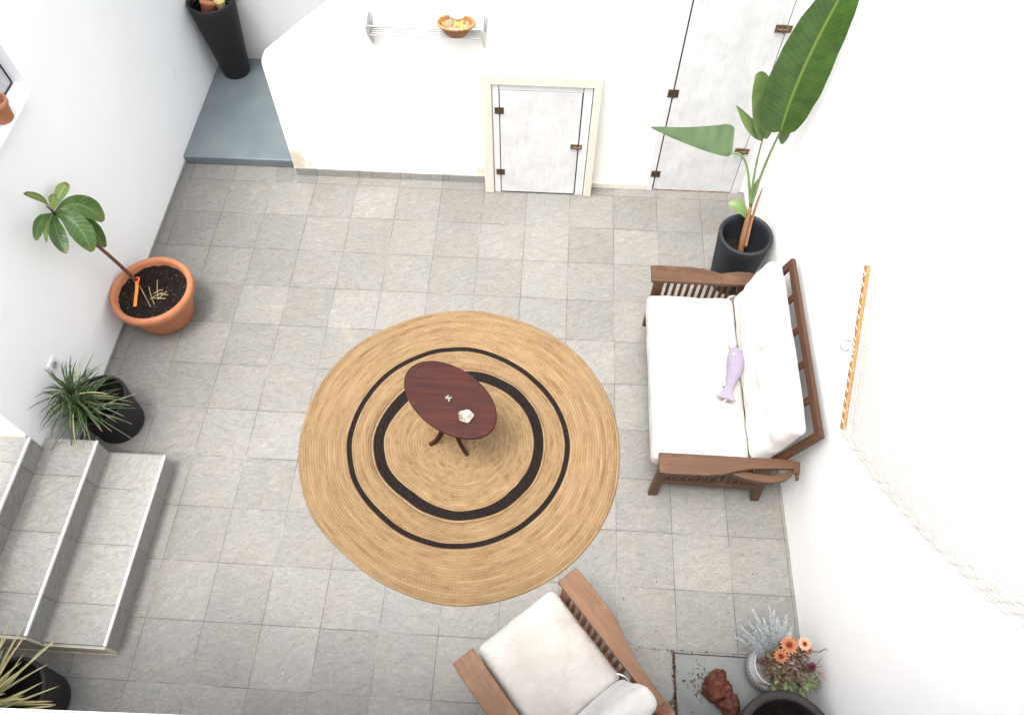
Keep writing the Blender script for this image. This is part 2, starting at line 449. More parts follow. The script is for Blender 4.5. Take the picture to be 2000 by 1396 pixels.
M['plum'] = leafmat('frangipani leaf', (.026, .066, .012), (.062, .125, .022), (.11, .19, .055), 22, .045, .38, (.10, .13, .03), (.12, .20, .05), .2)
M['plum_light'] = leafmat('young frangipani leaf', (.13, .23, .05), (.20, .30, .08), (.36, .34, .16), 26, .08, .42, (.2, .1, .05), (.2, .28, .09), .25)
M['drac'] = leafmat('dracaena blade', (.013, .036, .009), (.035, .078, .020), (.10, .14, .05), 3, .1, .4, (.30, .20, .09), None, .1)
M['drac_y'] = leafmat('yellow green blade', (.17, .19, .06), (.36, .35, .14), (.48, .44, .24), 3, .16, .45, (.42, .32, .17), None, .15)
M['cactus'] = mottled('cactus green', (.10, .15, .06), (.45, .45, .32), 60, .6, .3, .5, 150, .004)
M['succ'] = leafmat('succulent leaf', (.14, .26, .045), (.25, .38, .09), (.34, .44, .16), 3, .05, .4, (.30, .34, .16), None, .1)

# ================================================================== SETTING
mb = MB(); mb.add([(-3, -7, 0), (7, -7, 0), (7, 3, 0), (-3, 3, 0)], [(0, 1, 2, 3)])
mb.build('courtyard_floor', M['floor'], kind='structure')

XL, XR, YB = -.08, 4.31, .09
# left wall with a window recess and the stair opening
lw = thing('plaster_wall', 'long white side wall with a window recess, behind the terracotta pot and the grass-leaved plants', 'wall')
mb = MB()
X0 = XL - .34
for (y0, y1, z0, z1) in ((-.86, 1.42, 0, 2.7), (-1.95, -.86, 0, 1.62), (-1.95, -.86, 2.5, 2.7), (-2.45, -1.95, 0, 2.7), (-3.52, -2.45, 2.2, 2.7), (-4.6, -3.52, 0, 2.7)):
    mb.box((X0, y0, z0), (XL, y1, z1))
mb.build('wall_face', M['wall_left'], lw)
mb = MB(); mb.box((XL, -2.40, .0), (XL + .008, .155, .035)); mb.build('skirting', M['skirt_y'], lw)
mb = MB(); mb.box((X0, -1.94, 1.601), (XL + .052, -.93, 1.623)); mb.build('window_sill', M['wall_left'], lw, bevel=.006)
mb = MB(); mb.tube([(XL + .0012, .586, .584), (XL + .0012, .565, .56), (XL + .0012, .55, .535), (XL + .0012, .525, .515)], .0012, 5); mb.build('scratch', M['plastic_grey'], lw)

wn = thing('window', 'white framed window with a dark seal in the side wall recess beside the cactus', 'window', (XL - .07, -1.4, 1.63))
mb = MB(); xs = XL - .07
for a, b in (((xs - .05, -1.94, 1.63), (xs, -1.88, 2.49)), ((xs - .05, -.935, 1.63), (xs, -.875, 2.49)), ((xs - .05, -1.879, 1.63), (xs, -.936, 1.69)), ((xs - .05, -1.879, 2.43), (xs, -.936, 2.49))): mb.box(a, b)
mb.build('window_frame', M['white_metal'], wn, bevel=.003)
mb = MB(); mb.box((xs - .03, -1.876, 1.693), (xs - .02, -.94, 2.427)); mb.build('pane', mottled('pale window pane', (.5, .56, .62), (.6, .65, .7), 2, .08, .7, 0), wn)
mb = MB(); mb.box((xs + .001, -.878, 1.624), (xs + .005, -.870, 2.49)); mb.box((xs + .001, -1.9, 1.624), (xs + .005, -.879, 1.630)); mb.build('seal', M['gap'], wn)

# right wall
mb = MB(); mb.box((XR, -4.6, 0), (XR + .25, YB + .12, 4.5))
o = mb.build('plaster_wall', M['wall']); tag(o, 'bright white side wall behind the loveseat and the hammock', 'wall')

# parapet wall with the sloping shoulder (hides the stairs going up)
pts = [(.815, 0), (.835, 1.02), (.842, 1.055), (.858, 1.085), (.885, 1.108), (1.386, 1.492), (2.5, 2.345), (XR, 2.31), (XR, 0)]  # outline
mb = MB(); mb.prism(pts, lambda x, z: (x, YB + .075, z), lambda x, z: (x, YB, z))
pw = thing('parapet_wall', 'white back wall with a sloping shoulder, holding the shelf and both wooden doors', 'wall')
mb.build('wall_face', M['wall_back'], pw, bevel=.006, bseg=2)
mb = MB()
xx = .825
for k in range(5):
    x1 = min(xx + .30, 2.318); mb.box((xx, YB - .01, 0), (x1 - .002, YB + .01, .075 - .0015 * k)); xx = x1
mb.build('skirting', M['skirt'], pw, bevel=.002)
mb = MB(); mb.box((3.135, YB - .014, .0), (3.56, YB + .01, .052)); mb.build('white_skirting', M['surround'], pw, bevel=.004)
mb = MB(); mb.box((3.135, YB - .014, .0), (3.56, YB - .0135, .002))

# alcove
mb = MB(); mb.box((X0, 1.43, 0), (XR + .2, 1.6, 2.6))
o = mb.build('alcove_wall', M['wall']); tag(o, 'greyish white wall at the back of the shaded alcove, behind the tallest black pot', 'wall')
mb = MB(); mb.box((XL, .155, 0), (3.6, 1.32, .078)); o = mb.build('step', M['blue'], bevel=.008); tag(o, 'blue grey painted concrete step leading into the alcove at the back', 'step')


mb = MB(); mb.box((X0, .78, 2.62), (XR + .2, 1.6, 3.0)); o = mb.build('shade_slab', M['wall']); tag(o, 'unseen white slab added high above the alcove to shade it, beyond the top edge', 'shade slab')  # unseen slab, added only to keep sky light off the alcove
# roof-terrace parapet below the camera
mb = MB(); mb.box((-1.2, -5.1, 0), (5.2, -4.128, 2.77)); mb.build('house_wall', M['wall'])
tag(bpy.data.objects['house_wall'], 'white house wall under the viewpoint, below the ledge at the bottom edge', 'wall')
mb = MB()
mb.add([(-1.3, -4.0876, 2.77), (5.3, -3.9257, 2.77), (5.3, -5.2, 2.77), (-1.3, -5.2, 2.77), (-1.3, -4.0876, 2.85), (5.3, -3.9257, 2.85), (5.3, -5.2, 2.85), (-1.3, -5.2, 2.85)],
       [(0, 3, 2, 1), (4, 5, 6, 7), (0, 1, 5, 4), (1, 2, 6, 5), (2, 3, 7, 6), (3, 0, 4, 7)])
o = mb.build('ledge', M['ledge'], bevel=.004); tag(o, 'white ledge crossing the bottom left edge of the picture', 'ledge')

# ------------------------------------------------------------------ stairs
st = thing('staircase', 'three slate tiled steps with metal nosings climbing into the side wall', 'staircase', (.57, -2.95, 0))
ya, yb = -3.50, -2.395
treads = [(.235, .57, .17), (-.05, .235, .34), (-1.0, -.05, .505)]
for i, (x0, x1, z) in enumerate(treads):
    y1 = yb if i < 2 else -2.468
    mb = MB(); mb.box((x0 - (.02 if i < 2 else 0), ya + .012, z - .02), (x1 - .006, y1, z)); mb.build('tread', M['tread'], st)
    mb = MB(); mb.box((x1 - .03, ya + .012, z - .17), (x1 - .008, y1 - .001, z - .021)); mb.build('riser', M['riser'], st)
    mb = MB(); mb.box((x1 - .010, ya + .010, z - .012), (x1 + .004, y1 + .001, z + .004)); mb.build('nosing', M['alu'], st, bevel=.002)
poly = [(.562, .0), (.562, .148), (.225, .148), (.225, .318), (-.06, .318), (-.06, .488), (-1, .488), (-1, 0)]
mb = MB(); mb.prism(poly, lambda x, z: (x, ya + .011, z), lambda x, z: (x, ya - .004, z)); mb.build('side_panel', M['beige'], st)
mb = MB(); mb.prism(poly, lambda x, z: (x - .03, yb - .004, z), lambda x, z: (x - .03, ya + .012, z)); mb.build('core', M['beige'], st)
mb = MB(); mb.box((-.075, ya - .010, 0), (.566, ya - .0045, .014)); mb.build('mortar_edge', M['raw'], st, bevel=.003)

# ------------------------------------------------------------------ cupboard hatch
ht = thing('cupboard_door', 'low wooden cupboard door in a cream surround, left of the tall door', 'cupboard door', (2.72, -.02, 0))
mb = MB(); yf = -.02
mb.prism([(2.318, 0), (2.318, 1.10), (3.125, 1.10), (3.128, 0), (3.068, 0), (3.068, 1.018), (2.390, 1.018), (2.388, 0)], lambda x, z: (x, YB + .01, z), lambda x, z: (x, yf, z))
mb.build('surround', M['surround'], ht, bevel=.008)
mb = MB()
for a, b in (((2.393, yf + .012, .004), (2.436, YB, 1.013)), ((3.004, yf + .012, .004), (3.063, YB, 1.013)), ((2.440, yf + .013, .972), (3.0, YB, 1.013))): mb.box(a, b)
mb.build('frame', M['door_frame'], ht, bevel=.002)
mb = MB(); mb.box((2.443, yf + .012, .016), (2.995, YB, .966)); mb.build('door_panel', M['door'], ht, bevel=.002)
mb = MB(); mb.box((2.389, yf + .04, .002), (3.067, YB + .002, 1.0175)); mb.build('shadow_gap', M['gap'], ht)
def hinge(x, y, z, par, sc=1.0):
    mb = MB(); w_ = .031 * sc; h_ = .028 * sc
    mb.box((x - w_, y - .003, z - h_), (x - .002, y, z + h_)); mb.box((x + .002, y - .003, z - h_), (x + w_, y, z + h_))
    mb.tube([(x, y - .005, z - h_ * 1.05), (x, y - .005, z + h_ * 1.05)], .005 * sc, 8)
    for sx in (-.6, .6):
        for sz in (-.55, .55): mb.ball((x + sx * w_, y - .003, z + sz * h_), .003 * sc, 6, 4)
    return mb.build('hinge', M['rust'], par, bevel=.0008)
hinge(2.4385, yf + .011, .80, ht); hinge(2.4385, yf + .011, .22, ht)
def bolt(x, y, z, par, mat, sc=1.0):
    mb = MB(); mb.box((x - .055 * sc, y - .003, z - .022 * sc), (x - .003, y, z + .022 * sc)); mb.box((x + .003, y - .004, z - .02 * sc), (x + .026 * sc, y, z + .02 * sc))
    mb.tube([(x - .05 * sc, y - .010, z), (x + .022 * sc, y - .010, z)], .0055 * sc, 8)
    for xx_ in (-.045, -.02, .012): mb.box((x + (xx_ - .004) * sc, y - .0165, z - .010 * sc), (x + (xx_ + .004) * sc, y - .003, z + .010 * sc))
    mb.tube([(x - .012 * sc, y - .01, z), (x - .012 * sc, y - .018, z - .02 * sc)], .004 * sc, 6)
    return mb.build('bolt', mat, par, bevel=.0008)
bolt(2.998, yf + .011, .498, ht, M['brass'])

# ------------------------------------------------------------------ tall door
td = thing('wooden_door', 'tall white painted wooden door with two bolts, behind the big leaved plant', 'door', (3.9, YB, 0))
yd = YB - .012
mb = MB(); mb.box((3.552, yd, .0), (3.598, YB + .01, 2.1)); mb.box((4.203, yd, .0), (4.262, YB + .01, 2.1)); mb.box((3.60, yd + .001, 2.04), (4.201, YB + .01, 2.1)); mb.box((3.558, yd + .0015, .0), (3.57, YB + .011, .07))
mb.build('frame', M['door_frame'], td, bevel=.002)
mb = MB(); mb.box((3.608, yd + .002, .012), (4.199, YB + .005, 2.036)); mb.build('door_panel', M['door'], td, bevel=.002)
mb = MB(); mb.box((3.595, yd + .006, .012), (4.205, YB + .003, 2.05)); mb.build('shadow_gap', M['gap'], td)
mb = MB(); mb.box((3.60, yd + .003, .0), (4.2, YB + .002, .0105)); mb.build('rusty_foot', M['rustgap'], td)
hinge(3.603, yd, .925, td, 1.15); hinge(3.603, yd, .175, td, 1.1)
for z in (1.44, .435): bolt(4.200, yd, z, td, M['brass'], 1.25)

# ------------------------------------------------------------------ shelf and basket
sh = thing('wall_shelf', 'white metal rod shelf screwed to the back wall, holding a wicker basket', 'shelf', (1.99, YB, 1.35))
for x in (1.625, 2.345):
    mb = MB()
    pr = [(YB, 1.47), (YB - .03, 1.462), (YB - .11, 1.44), (YB - .112, 1.42), (YB - .095, 1.345), (YB - .02, 1.235), (YB, 1.23)]
    mb.prism(pr, lambda y, z: (x - .005, y, z), lambda y, z: (x + .005, y, z))
    mb.tube([(x + .012, YB - .004, 1.34)] + [(x + .012 + .012 * math.cos(a * .5), YB - .004 - .03 * math.sin(a), 1.43 + .055 * math.sin(a / 2)) for a in (.4, 1, 1.6, 2.2, 2.8)], .004, 6)
    mb.build('bracket', M['white_metal'], sh, bevel=.002)
for (y, z) in ((YB - .102, 1.425), (YB - .088, 1.352), (YB - .066, 1.350), (YB - .046, 1.350), (YB - .026, 1.350), (YB - .008, 1.350)):
    mb = MB(); mb.tube([(1.625, y, z), (2.345, y, z)], .0042, 8); mb.build('rod', M['white_metal'], sh, smooth=True)

def wicker():
    k = N('wicker', .55, .4); o = k.tc.outputs['Object']; X, Y, Z = k.sep(o)
    a = k.math('ARCTAN2', Y, X)
    r = k.math('SINE', k.math('MULTIPLY', Z, 520)); c = k.math('SINE', k.math('ADD', k.math('MULTIPLY', a, 26), k.math('MULTIPLY', k.math('SIGN', r), 1.57)))
    h = k.math('MULTIPLY', c, r)
    k.color(k.mix(k.smooth(h, -.6, .6), (.24, .085, .02), k.ramp(k.noise(o, 22, 3), [(.35, (.25, .10, .03)), (.65, (.40, .21, .08))])))
    k.bump(h, .8, .004); return k.m
bk = thing('basket', 'oval wicker basket standing on the white rod shelf', 'basket', (2.18, YB - .062, 1.356))
mb = MB()
def bowl(mb, c, rb, rt, h, th, sx, sy, n=48, lift=0):
    prof = [(rb * .05, 0), (rb, 0.0)] + [(rb + (rt - rb) * (t ** .75), h * t) for t in (.2, .4, .6, .8, 1)]
    prof += [(rt - th, h)] + [(rb + (rt - rb) * (t ** .75) - th, h * t + .004) for t in (.8, .6, .4, .2, .05)] + [(rb * .05, .006)]
    mb.lathe(c, prof, n, sx, sy)
bowl(mb, (2.18, YB - .062, 1.356), .055, .112, .085, .007, 1, .68); mb.build('bowl', wicker(), bk, smooth=True)
mb = MB()
rim = [(2.18 + .112 * math.cos(a), YB - .062 + .076 * math.sin(a), 1.441 + .002 * math.sin(a * 22)) for a in [2 * PI * i / 72 for i in range(73)]]
mb.tube(rim, .0075, 8); mb.build('rim', mottled('wicker rim', (.20, .08, .02), (.45, .25, .09), 70, .5, .4, .6, 160, .004), bk, smooth=True)
def potpourri():
    k = N('faded patterned lining', .8, .2); o = k.tc.outputs['Object']
    vo = k.n("ShaderNodeTexVoronoi"); k.set(vo.inputs['Vector'], o); vo.inputs['Scale'].default_value = 55
    s = k.sep(vo.outputs['Color'])
    k.color(k.ramp(s[0], [(0, (.16, .10, .035)), (.3, (.24, .18, .09)), (.5, (.25, .20, .17)), (.7, (.10, .06, .035)), (.8, (.38, .27, .06))])); k.bump(vo.outputs['Distance'], .7, .006); return k.m
mb = MB(); nr, na = 10, 40; vs = []; fs = []
for i in range(nr + 1):
    for j in range(na):
        a = 2 * PI * j / na; r = i / nr
        z = 1.412 + .022 * noise.noise((r * math.cos(a) * 4, r * math.sin(a) * 4, 3)) + .008 * r
        vs.append((2.18 + .098 * r * math.cos(a), YB - .062 + .064 * r * math.sin(a), z))
for i in range(nr):
    for j in range(na):
        fs.append((i * na + j, (i + 1) * na + j, (i + 1) * na + (j + 1) % na, i * na + (j + 1) % na))
mb.add(vs, fs); o = mb.build('dried_petals', potpourri(), smooth=True, origin=(2.18, YB - .062, 1.37)); tag(o, 'yellow and brown dried petals filling the wicker basket on the shelf', 'petals')

# ------------------------------------------------------------------ pots
def pot(name, label, cat, c, prof, mat, soil_z, soil_r, soilmat, group=None, n=64):
    t = thing(name, label, cat, c, 0, group)
    mb = MB(); mb.lathe(c, prof, n); mb.build('pot_body', mat, t, smooth=True)
    o = t.children[0]; es = o.modifiers.new('edge', 'EDGE_SPLIT'); es.split_angle = math.radians(50)
    mb = MB(); rows = 10; vs = []; fs = []; na = 44
    for i in range(rows + 1):
        for j in range(na):
            a = 2 * PI * j / na; r = soil_r * i / rows
            p = Vector((c[0] + r * math.cos(a), c[1] + r * math.sin(a), 0))
            vs.append((p.x, p.y, c[2] + soil_z + .012 * noise.noise(p * 22) + .006 * noise.noise(p * 60)))
    for i in range(rows):
        for j in range(na):
            fs.append((i * na + j, (i + 1) * na + j, (i + 1) * na + (j + 1) % na, i * na + (j + 1) % na))
    mb.add(vs, fs); mb.build('soil', soilmat, t, smooth=True)
    return t
def tall_prof(rb, rt, h, th, depth, belly=0):
    out = [(rb * .93, 0), (rb, .012)]
    for i in range(1, 9):
        t = i / 8; out.append((rb + (rt - rb) * t + belly * math.sin(PI * t), .012 + (h - .022) * t))
    out += [(rt - .004, h - .002), (rt - .010, h), (rt - th + .008, h), (rt - th, h - .006)]
    for i in range(1, 6):
        t = i / 5; z = h - depth * t; out.append((rb + (rt - rb) * (z / h) - th + belly * math.sin(PI * z / h), z))
    out.append((.01, h - depth)); return out

# strelitzia pot
pc = (4.115, -.755, 0)
pot('plant_pot', 'tall round matt black pot against the side wall behind the loveseat arm', 'pot', pc, tall_prof(.135, .178, .51, .026, .22), M['potblack'], .30, .142, M['soil_dark'], 'matt black plant pots')
# dracaena pot
pot('plant_pot', 'matt black pot beside the stairs, standing in the corner below the wall socket', 'pot', (.135, -2.12, 0), tall_prof(.15, .172, .33, .02, .07), M['potdark'], .27, .15, M['soil_dark'], 'matt black plant pots')
# bottom left pot
pot('plant_pot', 'matt black pot on the near side of the stairs at the bottom left corner', 'pot', (.245, -3.765, 0), tall_prof(.150, .180, .33, .022, .07), M['potdark'], .27, .16, M['soil_dark'], 'matt black plant pots')
# alcove pot
pot('plant_pot', 'slim tall black pot in the alcove on the blue grey step', 'pot', (.105, 1.165, .078), tall_prof(.112, .186, .68, .022, .15), M['potdark'], .54, .15, M['soil_dark'], 'matt black plant pots')
# near right taupe pot
pot('plant_pot', 'wide dark taupe pot at the bottom right corner in front of the flower vase', 'pot', (4.055, -3.765, 0), tall_prof(.175, .238, .40, .042, .14, .012), M['pottaupe'], .28, .19, M['soil_dark'])
# terracotta pot
tp = [(.17, 0), (.18, .01), (.205, .09), (.232, .18), (.245, .225), (.249, .232), (.262, .238), (.270, .25), (.272, .29), (.266, .305), (.255, .312), (.240, .306), (.232, .295), (.228, .27), (.22, .24), (.01, .24)]
pot('terracotta_pot', 'big round terracotta pot full of dark soil against the side wall', 'pot', (.195, -1.275, 0), tp, M['terra'], .262, .2285, M['soil'])

# small terracotta pot inside the tall one and its trailing plant
c = Vector((.075, 1.07, .625))
t = thing('terracotta_pot', 'small terracotta pot sitting inside the slim tall black pot in the alcove', 'pot', c)
mb = MB(); mb.lathe(c, [(.045, 0), (.062, .115), (.068, .116), (.070, .145), (.064, .147), (.058, .14), (.055, .11), (.01, .105)], 36); mb.build('pot_body', M['terra'], t, smooth=True)
t.rotation_euler = (math.radians(-34), math.radians(10), 0)
c2 = Vector((.19, 1.13, .64))
t = thing('plant_pot', 'small yellow beige pot squeezed beside the small terracotta pot in the alcove', 'pot', c2)
mb = MB(); mb.lathe(c2, [(.03, 0), (.04, .12), (.042, .13), (.036, .132), (.032, .1), (.005, .09)], 30); mb.build('pot_body', mottled('yellow beige plastic', (.5, .38, .15), (.62, .5, .24), 12, .4, .4, 0), t, smooth=True)
ap = thing('trailing_plant', 'dark green drooping plant in the slim tall pot in the alcove', 'plant', (.08, 1.16, .66))
mb = MB()
for i in range(40):
    a = random.uniform(-.2, PI + .5); l = random.uniform(.08, .19); r = random.uniform(.02, .07)
    p = Vector((.12 + r * math.cos(a), 1.23 + r * math.sin(a), .68)); d = Vector((math.cos(a), math.sin(a), 0))
    q = p + d * l * .5 + Vector((0, 0, l * random.uniform(.3, .8))); e = p + d * l + Vector((0, 0, random.uniform(-.06, .10)))
    mb.leaf([p, q, e], random.uniform(.006, .014), lambda t: math.sin(PI * min(1, t * .85 + .12)) ** .7, d.cross(Vector((0, 0, 1))), .3, 8, 2)
mb.build('foliage', M['drac'], ap, smooth=True)

# ------------------------------------------------------------------ frangipani
fp = thing('frangipani_plant', 'young large leaved plant on a bare brown stem growing from the big terracotta pot', 'plant', (.075, -1.205, .26))
crown = Vector((.02, -1.371, 1.142))
stem = bez([(.075, -1.205, .24), (.06, -1.23, .5), (.035, -1.26, .75), crown + Vector((0, .03, -.08)), crown], 18)
mb = MB(); mb.tube(stem, [.013 - .005 * i / 18 for i in range(19)], 10)
mb.tube(bez([crown, crown + Vector((.02, -.02, .06)), crown + Vector((.035, -.05, .12))], 6), [.009, .008, .007, .006, .006, .005, .004], 8)
mb.build('stem', M['stem_brown'], fp, smooth=True)
ob = lambda t: (max(0, math.sin(PI * (t ** 1.55) * .97 + .04)) ** .62) if t > .03 else .08
lv = [  # start offset, mid, tip, half width, light
    ((0, 0, .06), (.06, -1.41, 1.34), (.12, -1.555, 1.512), .020, 1),
    ((0, 0, .02), (.0, -1.22, 1.16), (-.015, -1.115, 1.115), .033, 1),
    ((0, 0, .04), (.04, -1.33, 1.22), (.06, -1.33, 1.26), .024, 1),
    ((0, 0, 0), (.14, -1.25, 1.20), (.20, -1.285, .99), .062, 0),
    ((0, 0, 0), (.16, -1.38, 1.16), (.20, -1.50, .975), .064, 0),
    ((0, 0, -.03), (.13, -1.30, 1.08), (.13, -1.32, .79), .050, 0),
    ((0, 0, 0), (.06, -1.52, 1.30), (.11, -1.68, 1.285), .030, 0),
    ((0, 0, .02), (.05, -1.50, 1.22), (.09, -1.615, 1.19), .014, 1),
    ((0, 0, 0), (.06, -1.49, 1.16), (.14, -1.60, 1.08), .044, 0),
]
for i, (s0, m_, tp_, wd, lt) in enumerate(lv):
    mb = MB(); b = crown + Vector(s0); tv = Vector(tp_)
    d = (tv - b); view = (Vector((2.787, -4.129, 4.442)) - tv).normalized()
    mb.leaf([b, Vector(m_), tv], wd, ob, d.cross(view), .22, 18, 4, .003, i)
    mb.build('leaf', M['plum_light'] if lt else M['plum'], fp, smooth=True)
mb = MB()
mb.tube([(.075 + .017 * math.cos(a), -1.205 + .017 * math.sin(a), .30 + .004 * math.sin(a * 2)) for a in [2 * PI * i / 14 for i in range(15)]], .005, 6)
mb.leaf([(.08, -1.222, .30), (.11, -1.26, .315), (.095, -1.33, .276), (.115, -1.40, .272)], .011, lambda t: 1, (1, .25, .1), .05, 12, 2)
mb.build('ribbon_tie', M['ribbon'], fp, smooth=True)
mb = MB()
for p, q in (((.16, -1.24, .275), (.24, -1.38, .275)), ((.2, -1.18, .274), (.25, -1.33, .277)), ((.245, -1.30, .28), (.31, -1.30, .275)), ((.2, -1.34, .276), (.27, -1.28, .274)), ((.21, -1.30, .28), (.26, -1.26, .276)), ((.1, -1.24, .28), (.22, -1.40, .276)), ((.25, -1.34, .276), (.29, -1.27, .274)), ((.22, -1.33, .277), (.30, -1.33, .276))):
    mb.tube(bez([p, (Vector(p) + Vector(q)) / 2 + Vector((random.uniform(-.01, .01), random.uniform(-.01, .01), .008)), q], 6), .0026, 5)
o = mb.build('dry_twigs', M['twig'], origin=(.24, -1.31, .27)); tag(o, 'dry straw coloured twigs lying on the soil of the big terracotta pot', 'twigs')

# ------------------------------------------------------------------ dracaena style plants
def dracaena(name, label, base, crowns, nleaf, lmin, lmax, wd, mat, bias=None, group=None, seed=1, droop=1.0):
    rnd = random.Random(seed)
    t = thing(name, label, 'plant', base, 0, group)
    for c_ in crowns:
        mb = MB(); c_ = Vector(c_); b = Vector(base) + Vector((rnd.uniform(-.02, .02), rnd.uniform(-.02, .02), 0))
        mb.tube(bez([b, (b + c_) / 2 + Vector((rnd.uniform(-.02, .02), 0, 0)), c_], 8), .012, 8); mb.build('stem', M['stem_brown'], t, smooth=True)
    mb = MB(); dry = MB()
    for ci, c_ in enumerate(crowns):
        c_ = Vector(c_)
        for i in range(nleaf):
            a = i * 2.39996 + rnd.uniform(-.3, .3)
            f = i / nleaf; el = math.radians(78 - 95 * f + rnd.uniform(-10, 10))
            L = rnd.uniform(lmin, lmax)
            d = Vector((math.cos(a) * math.cos(el), math.sin(a) * math.cos(el), math.sin(el)))
            if bias: d = (d + Vector(bias) * .35).normalized()
            hd = Vector((d.x, d.y, 0)); hd = hd.normalized() if hd.length > .01 else Vector((1, 0, 0))
            st_ = c_ + Vector((0, 0, -.07 * f))
            mid = st_ + d * L * .55
            end = st_ + d * L * .8 + hd * L * .22 - Vector((0, 0, 1)) * L * droop * rnd.uniform(.15, .5)
            if end.x < XL + .02: end.x = XL + .02 + rnd.uniform(0, .02); 
            if mid.x < XL + .03: mid.x = XL + .03
            (dry if rnd.random() < .06 else mb).leaf([st_, mid, end], wd * rnd.uniform(.75, 1.2), lambda t: (1 - t) ** .55 * (.55 + .45 * min(1, t * 5)), d.cross(Vector((0, 0, 1))), .45, 10, 2, 0)
    mb.build('blades', mat, t, smooth=True)
    if dry.v: dry.build('dry_blades', M['drac_y'] if mat is M['drac'] else M['twig'], t, smooth=True)
    return t
dracaena('dracaena', 'dark green grass leaved plant spilling over the pot beside the stairs', (.135, -2.12, .26), [(.095, -2.19, .52), (.15, -2.24, .46), (.05, -2.14, .44)], 52, .20, .33, .0072, M['drac'], (0, -.25, 0), None, 3)
dracaena('spiky_plant', 'yellowish green plant with straight stiff blades at the bottom left corner', (.225, -3.78, .26), [(.19, -3.88, .46), (.175, -3.82, .42)], 46, .26, .40, .0115, M['drac_y'], (.35, .25, 0), None, 11, .35)

# ------------------------------------------------------------------ strelitzia
sp = thing('strelitzia', 'tall plant with a few giant paddle leaves growing from the black pot behind the loveseat', 'plant', (4.12, -.755, .30))
root = Vector((4.125, -.76, .29))
node = Vector((4.135, -.60, .60))
mb = MB(); mb.tube(bez([root, (4.125, -.70, .44), node], 10), [.019, .020, .022, .023, .024, .023, .021, .019, .016, .013, .011], 10)
mb.leaf([root + Vector((.01, 0, .1)), node + Vector((.02, 0, 0)), node + Vector((.045, .04, .16))], .015, lambda t: (1 - t) ** .5, (1, .3, 0), .5, 10, 4)
mb.build('sheath', M['sheath'], sp, smooth=True)
def stalk(P, r0, r1, par):
    mb = MB(); pts_ = bez(P, 16); mb.tube(pts_, [r0 + (r1 - r0) * i / 16 for i in range(17)], 8); return mb.build('stalk', M['stem_green'], par, smooth=True)
stalk([node, (4.13, -.56, .85), (4.15, -.54, 1.1), (4.165, -.545, 1.23)], .010, .007, sp)
stalk([node, (4.10, -.55, .80), (4.09, -.52, .95), (4.088, -.5, 1.125)], .009, .005, sp)
stalk([node, (4.08, -.53, .78), (4.05, -.48, .98), (3.928, -.5, .967)], .009, .006, sp)
pad = lambda t: (max(0, math.sin(PI * (t * .93 + .035))) ** .55)
padb = lambda t: (max(0, math.sin(PI * min(1, (t ** .72) * .96 + .02))) ** .5)
mb = MB(); mb.leaf([(4.158, -.56, 1.21), (4.115, -.58, 1.55), (4.145, -.60, 1.95), (4.205, -.60, 2.30)], .174, padb, (.93, -.10, -.40), .24, 34, 8, .006, 2, .80)
mb.build('leaf', M['banana'], sp, smooth=True)
mb = MB(); mb.leaf([(4.175, -.555, 1.26), (4.20, -.57, 1.18), (4.19, -.57, 1.12)], .045, pad, (.8, 0, -.3), .7, 10, 4)
mb.build('leaf', M['banana_pale'], sp, smooth=True)
mb = MB(); mb.leaf([(4.088, -.5, 1.10), (4.04, -.5, 1.30), (3.99, -.5, 1.48), (3.935, -.5, 1.58)], .088, pad, (.95, .1, .35), .6, 20, 6, .004, 4)
mb.build('leaf', M['banana_pale'], sp, smooth=True)
mb = MB(); mb.leaf([(4.088, -.505, 1.10), (4.0, -.52, 1.18), (3.93, -.52, 1.28), (3.86, -.52, 1.36)], .045, lambda t: math.sin(PI * min(1, t * .9 + .1)) ** .8 * (1 - t * .4), (.5, .3, .8), .5, 16, 4)
mb.build('leaf', M['banana_pale'], sp, smooth=True)
mb = MB(); mb.leaf([(3.935, -.5, .968), (3.80, -.5, .985), (3.62, -.49, 1.04), (3.402, -.5, 1.145)], .165, lambda t: (max(0, math.sin(PI * min(1, t ** .34 * .985 + .005))) ** .85), (-.2, -.65, -.75), .10, 30, 8, .004, 6, .16)
mb.build('leaf', M['banana_pale'], sp, smooth=True)
mb = MB(); mb.leaf([(4.12, -.62, .52), (4.07, -.57, .60), (4.00, -.56, .575)], .042, pad, (.2, .8, .4), .3, 12, 4)
mb.build('leaf', M['banana_pale'], sp, smooth=True)
mb = MB(); mb.leaf([node, (4.125, -.56, .68), (4.15, -.53, .80)], .022, pad, (.8, -.3, 0), .5, 10, 4)
mb.build('leaf', M['banana_pale'], sp, smooth=True)

# ------------------------------------------------------------------ cactus on the sill
cc = Vector((XL + .005, -1.15, 1.624))
t = thing('terracotta_pot', 'small terracotta pot with a cactus on the window sill at the left edge', 'pot', cc)
mb = MB(); mb.lathe(cc, [(.042, 0), (.047, .005), (.060, .088), (.067, .090), (.069, .118), (.061, .12), (.057, .105), (.008, .10)], 36); mb.build('pot_body', M['terra'], t, smooth=True)
t = thing('cactus', 'little knobbly cactus in the small pot on the window sill', 'cactus', cc + Vector((0, 0, .1)))
mb = MB()
for i in range(16):
    a = i * 2.4; r = .010 * (i ** .5); mb.ball(cc + Vector((r * math.cos(a), r * math.sin(a), .115 + random.uniform(-.008, .016))), .014, 8, 6, (1, 1, 1.5))
mb.build('body', M['cactus'], t, smooth=True)
mb = MB()
for i in range(90):
    a = random.uniform(0, 2 * PI); r = random.uniform(0, .045); p = cc + Vector((r * math.cos(a), r * math.sin(a), .12 + random.uniform(0, .02)))
    mb.tube([p, p + Vector((math.cos(a) * .012, math.sin(a) * .012, .012))], .0008, 3)
mb.build('spines', M['string'], t)

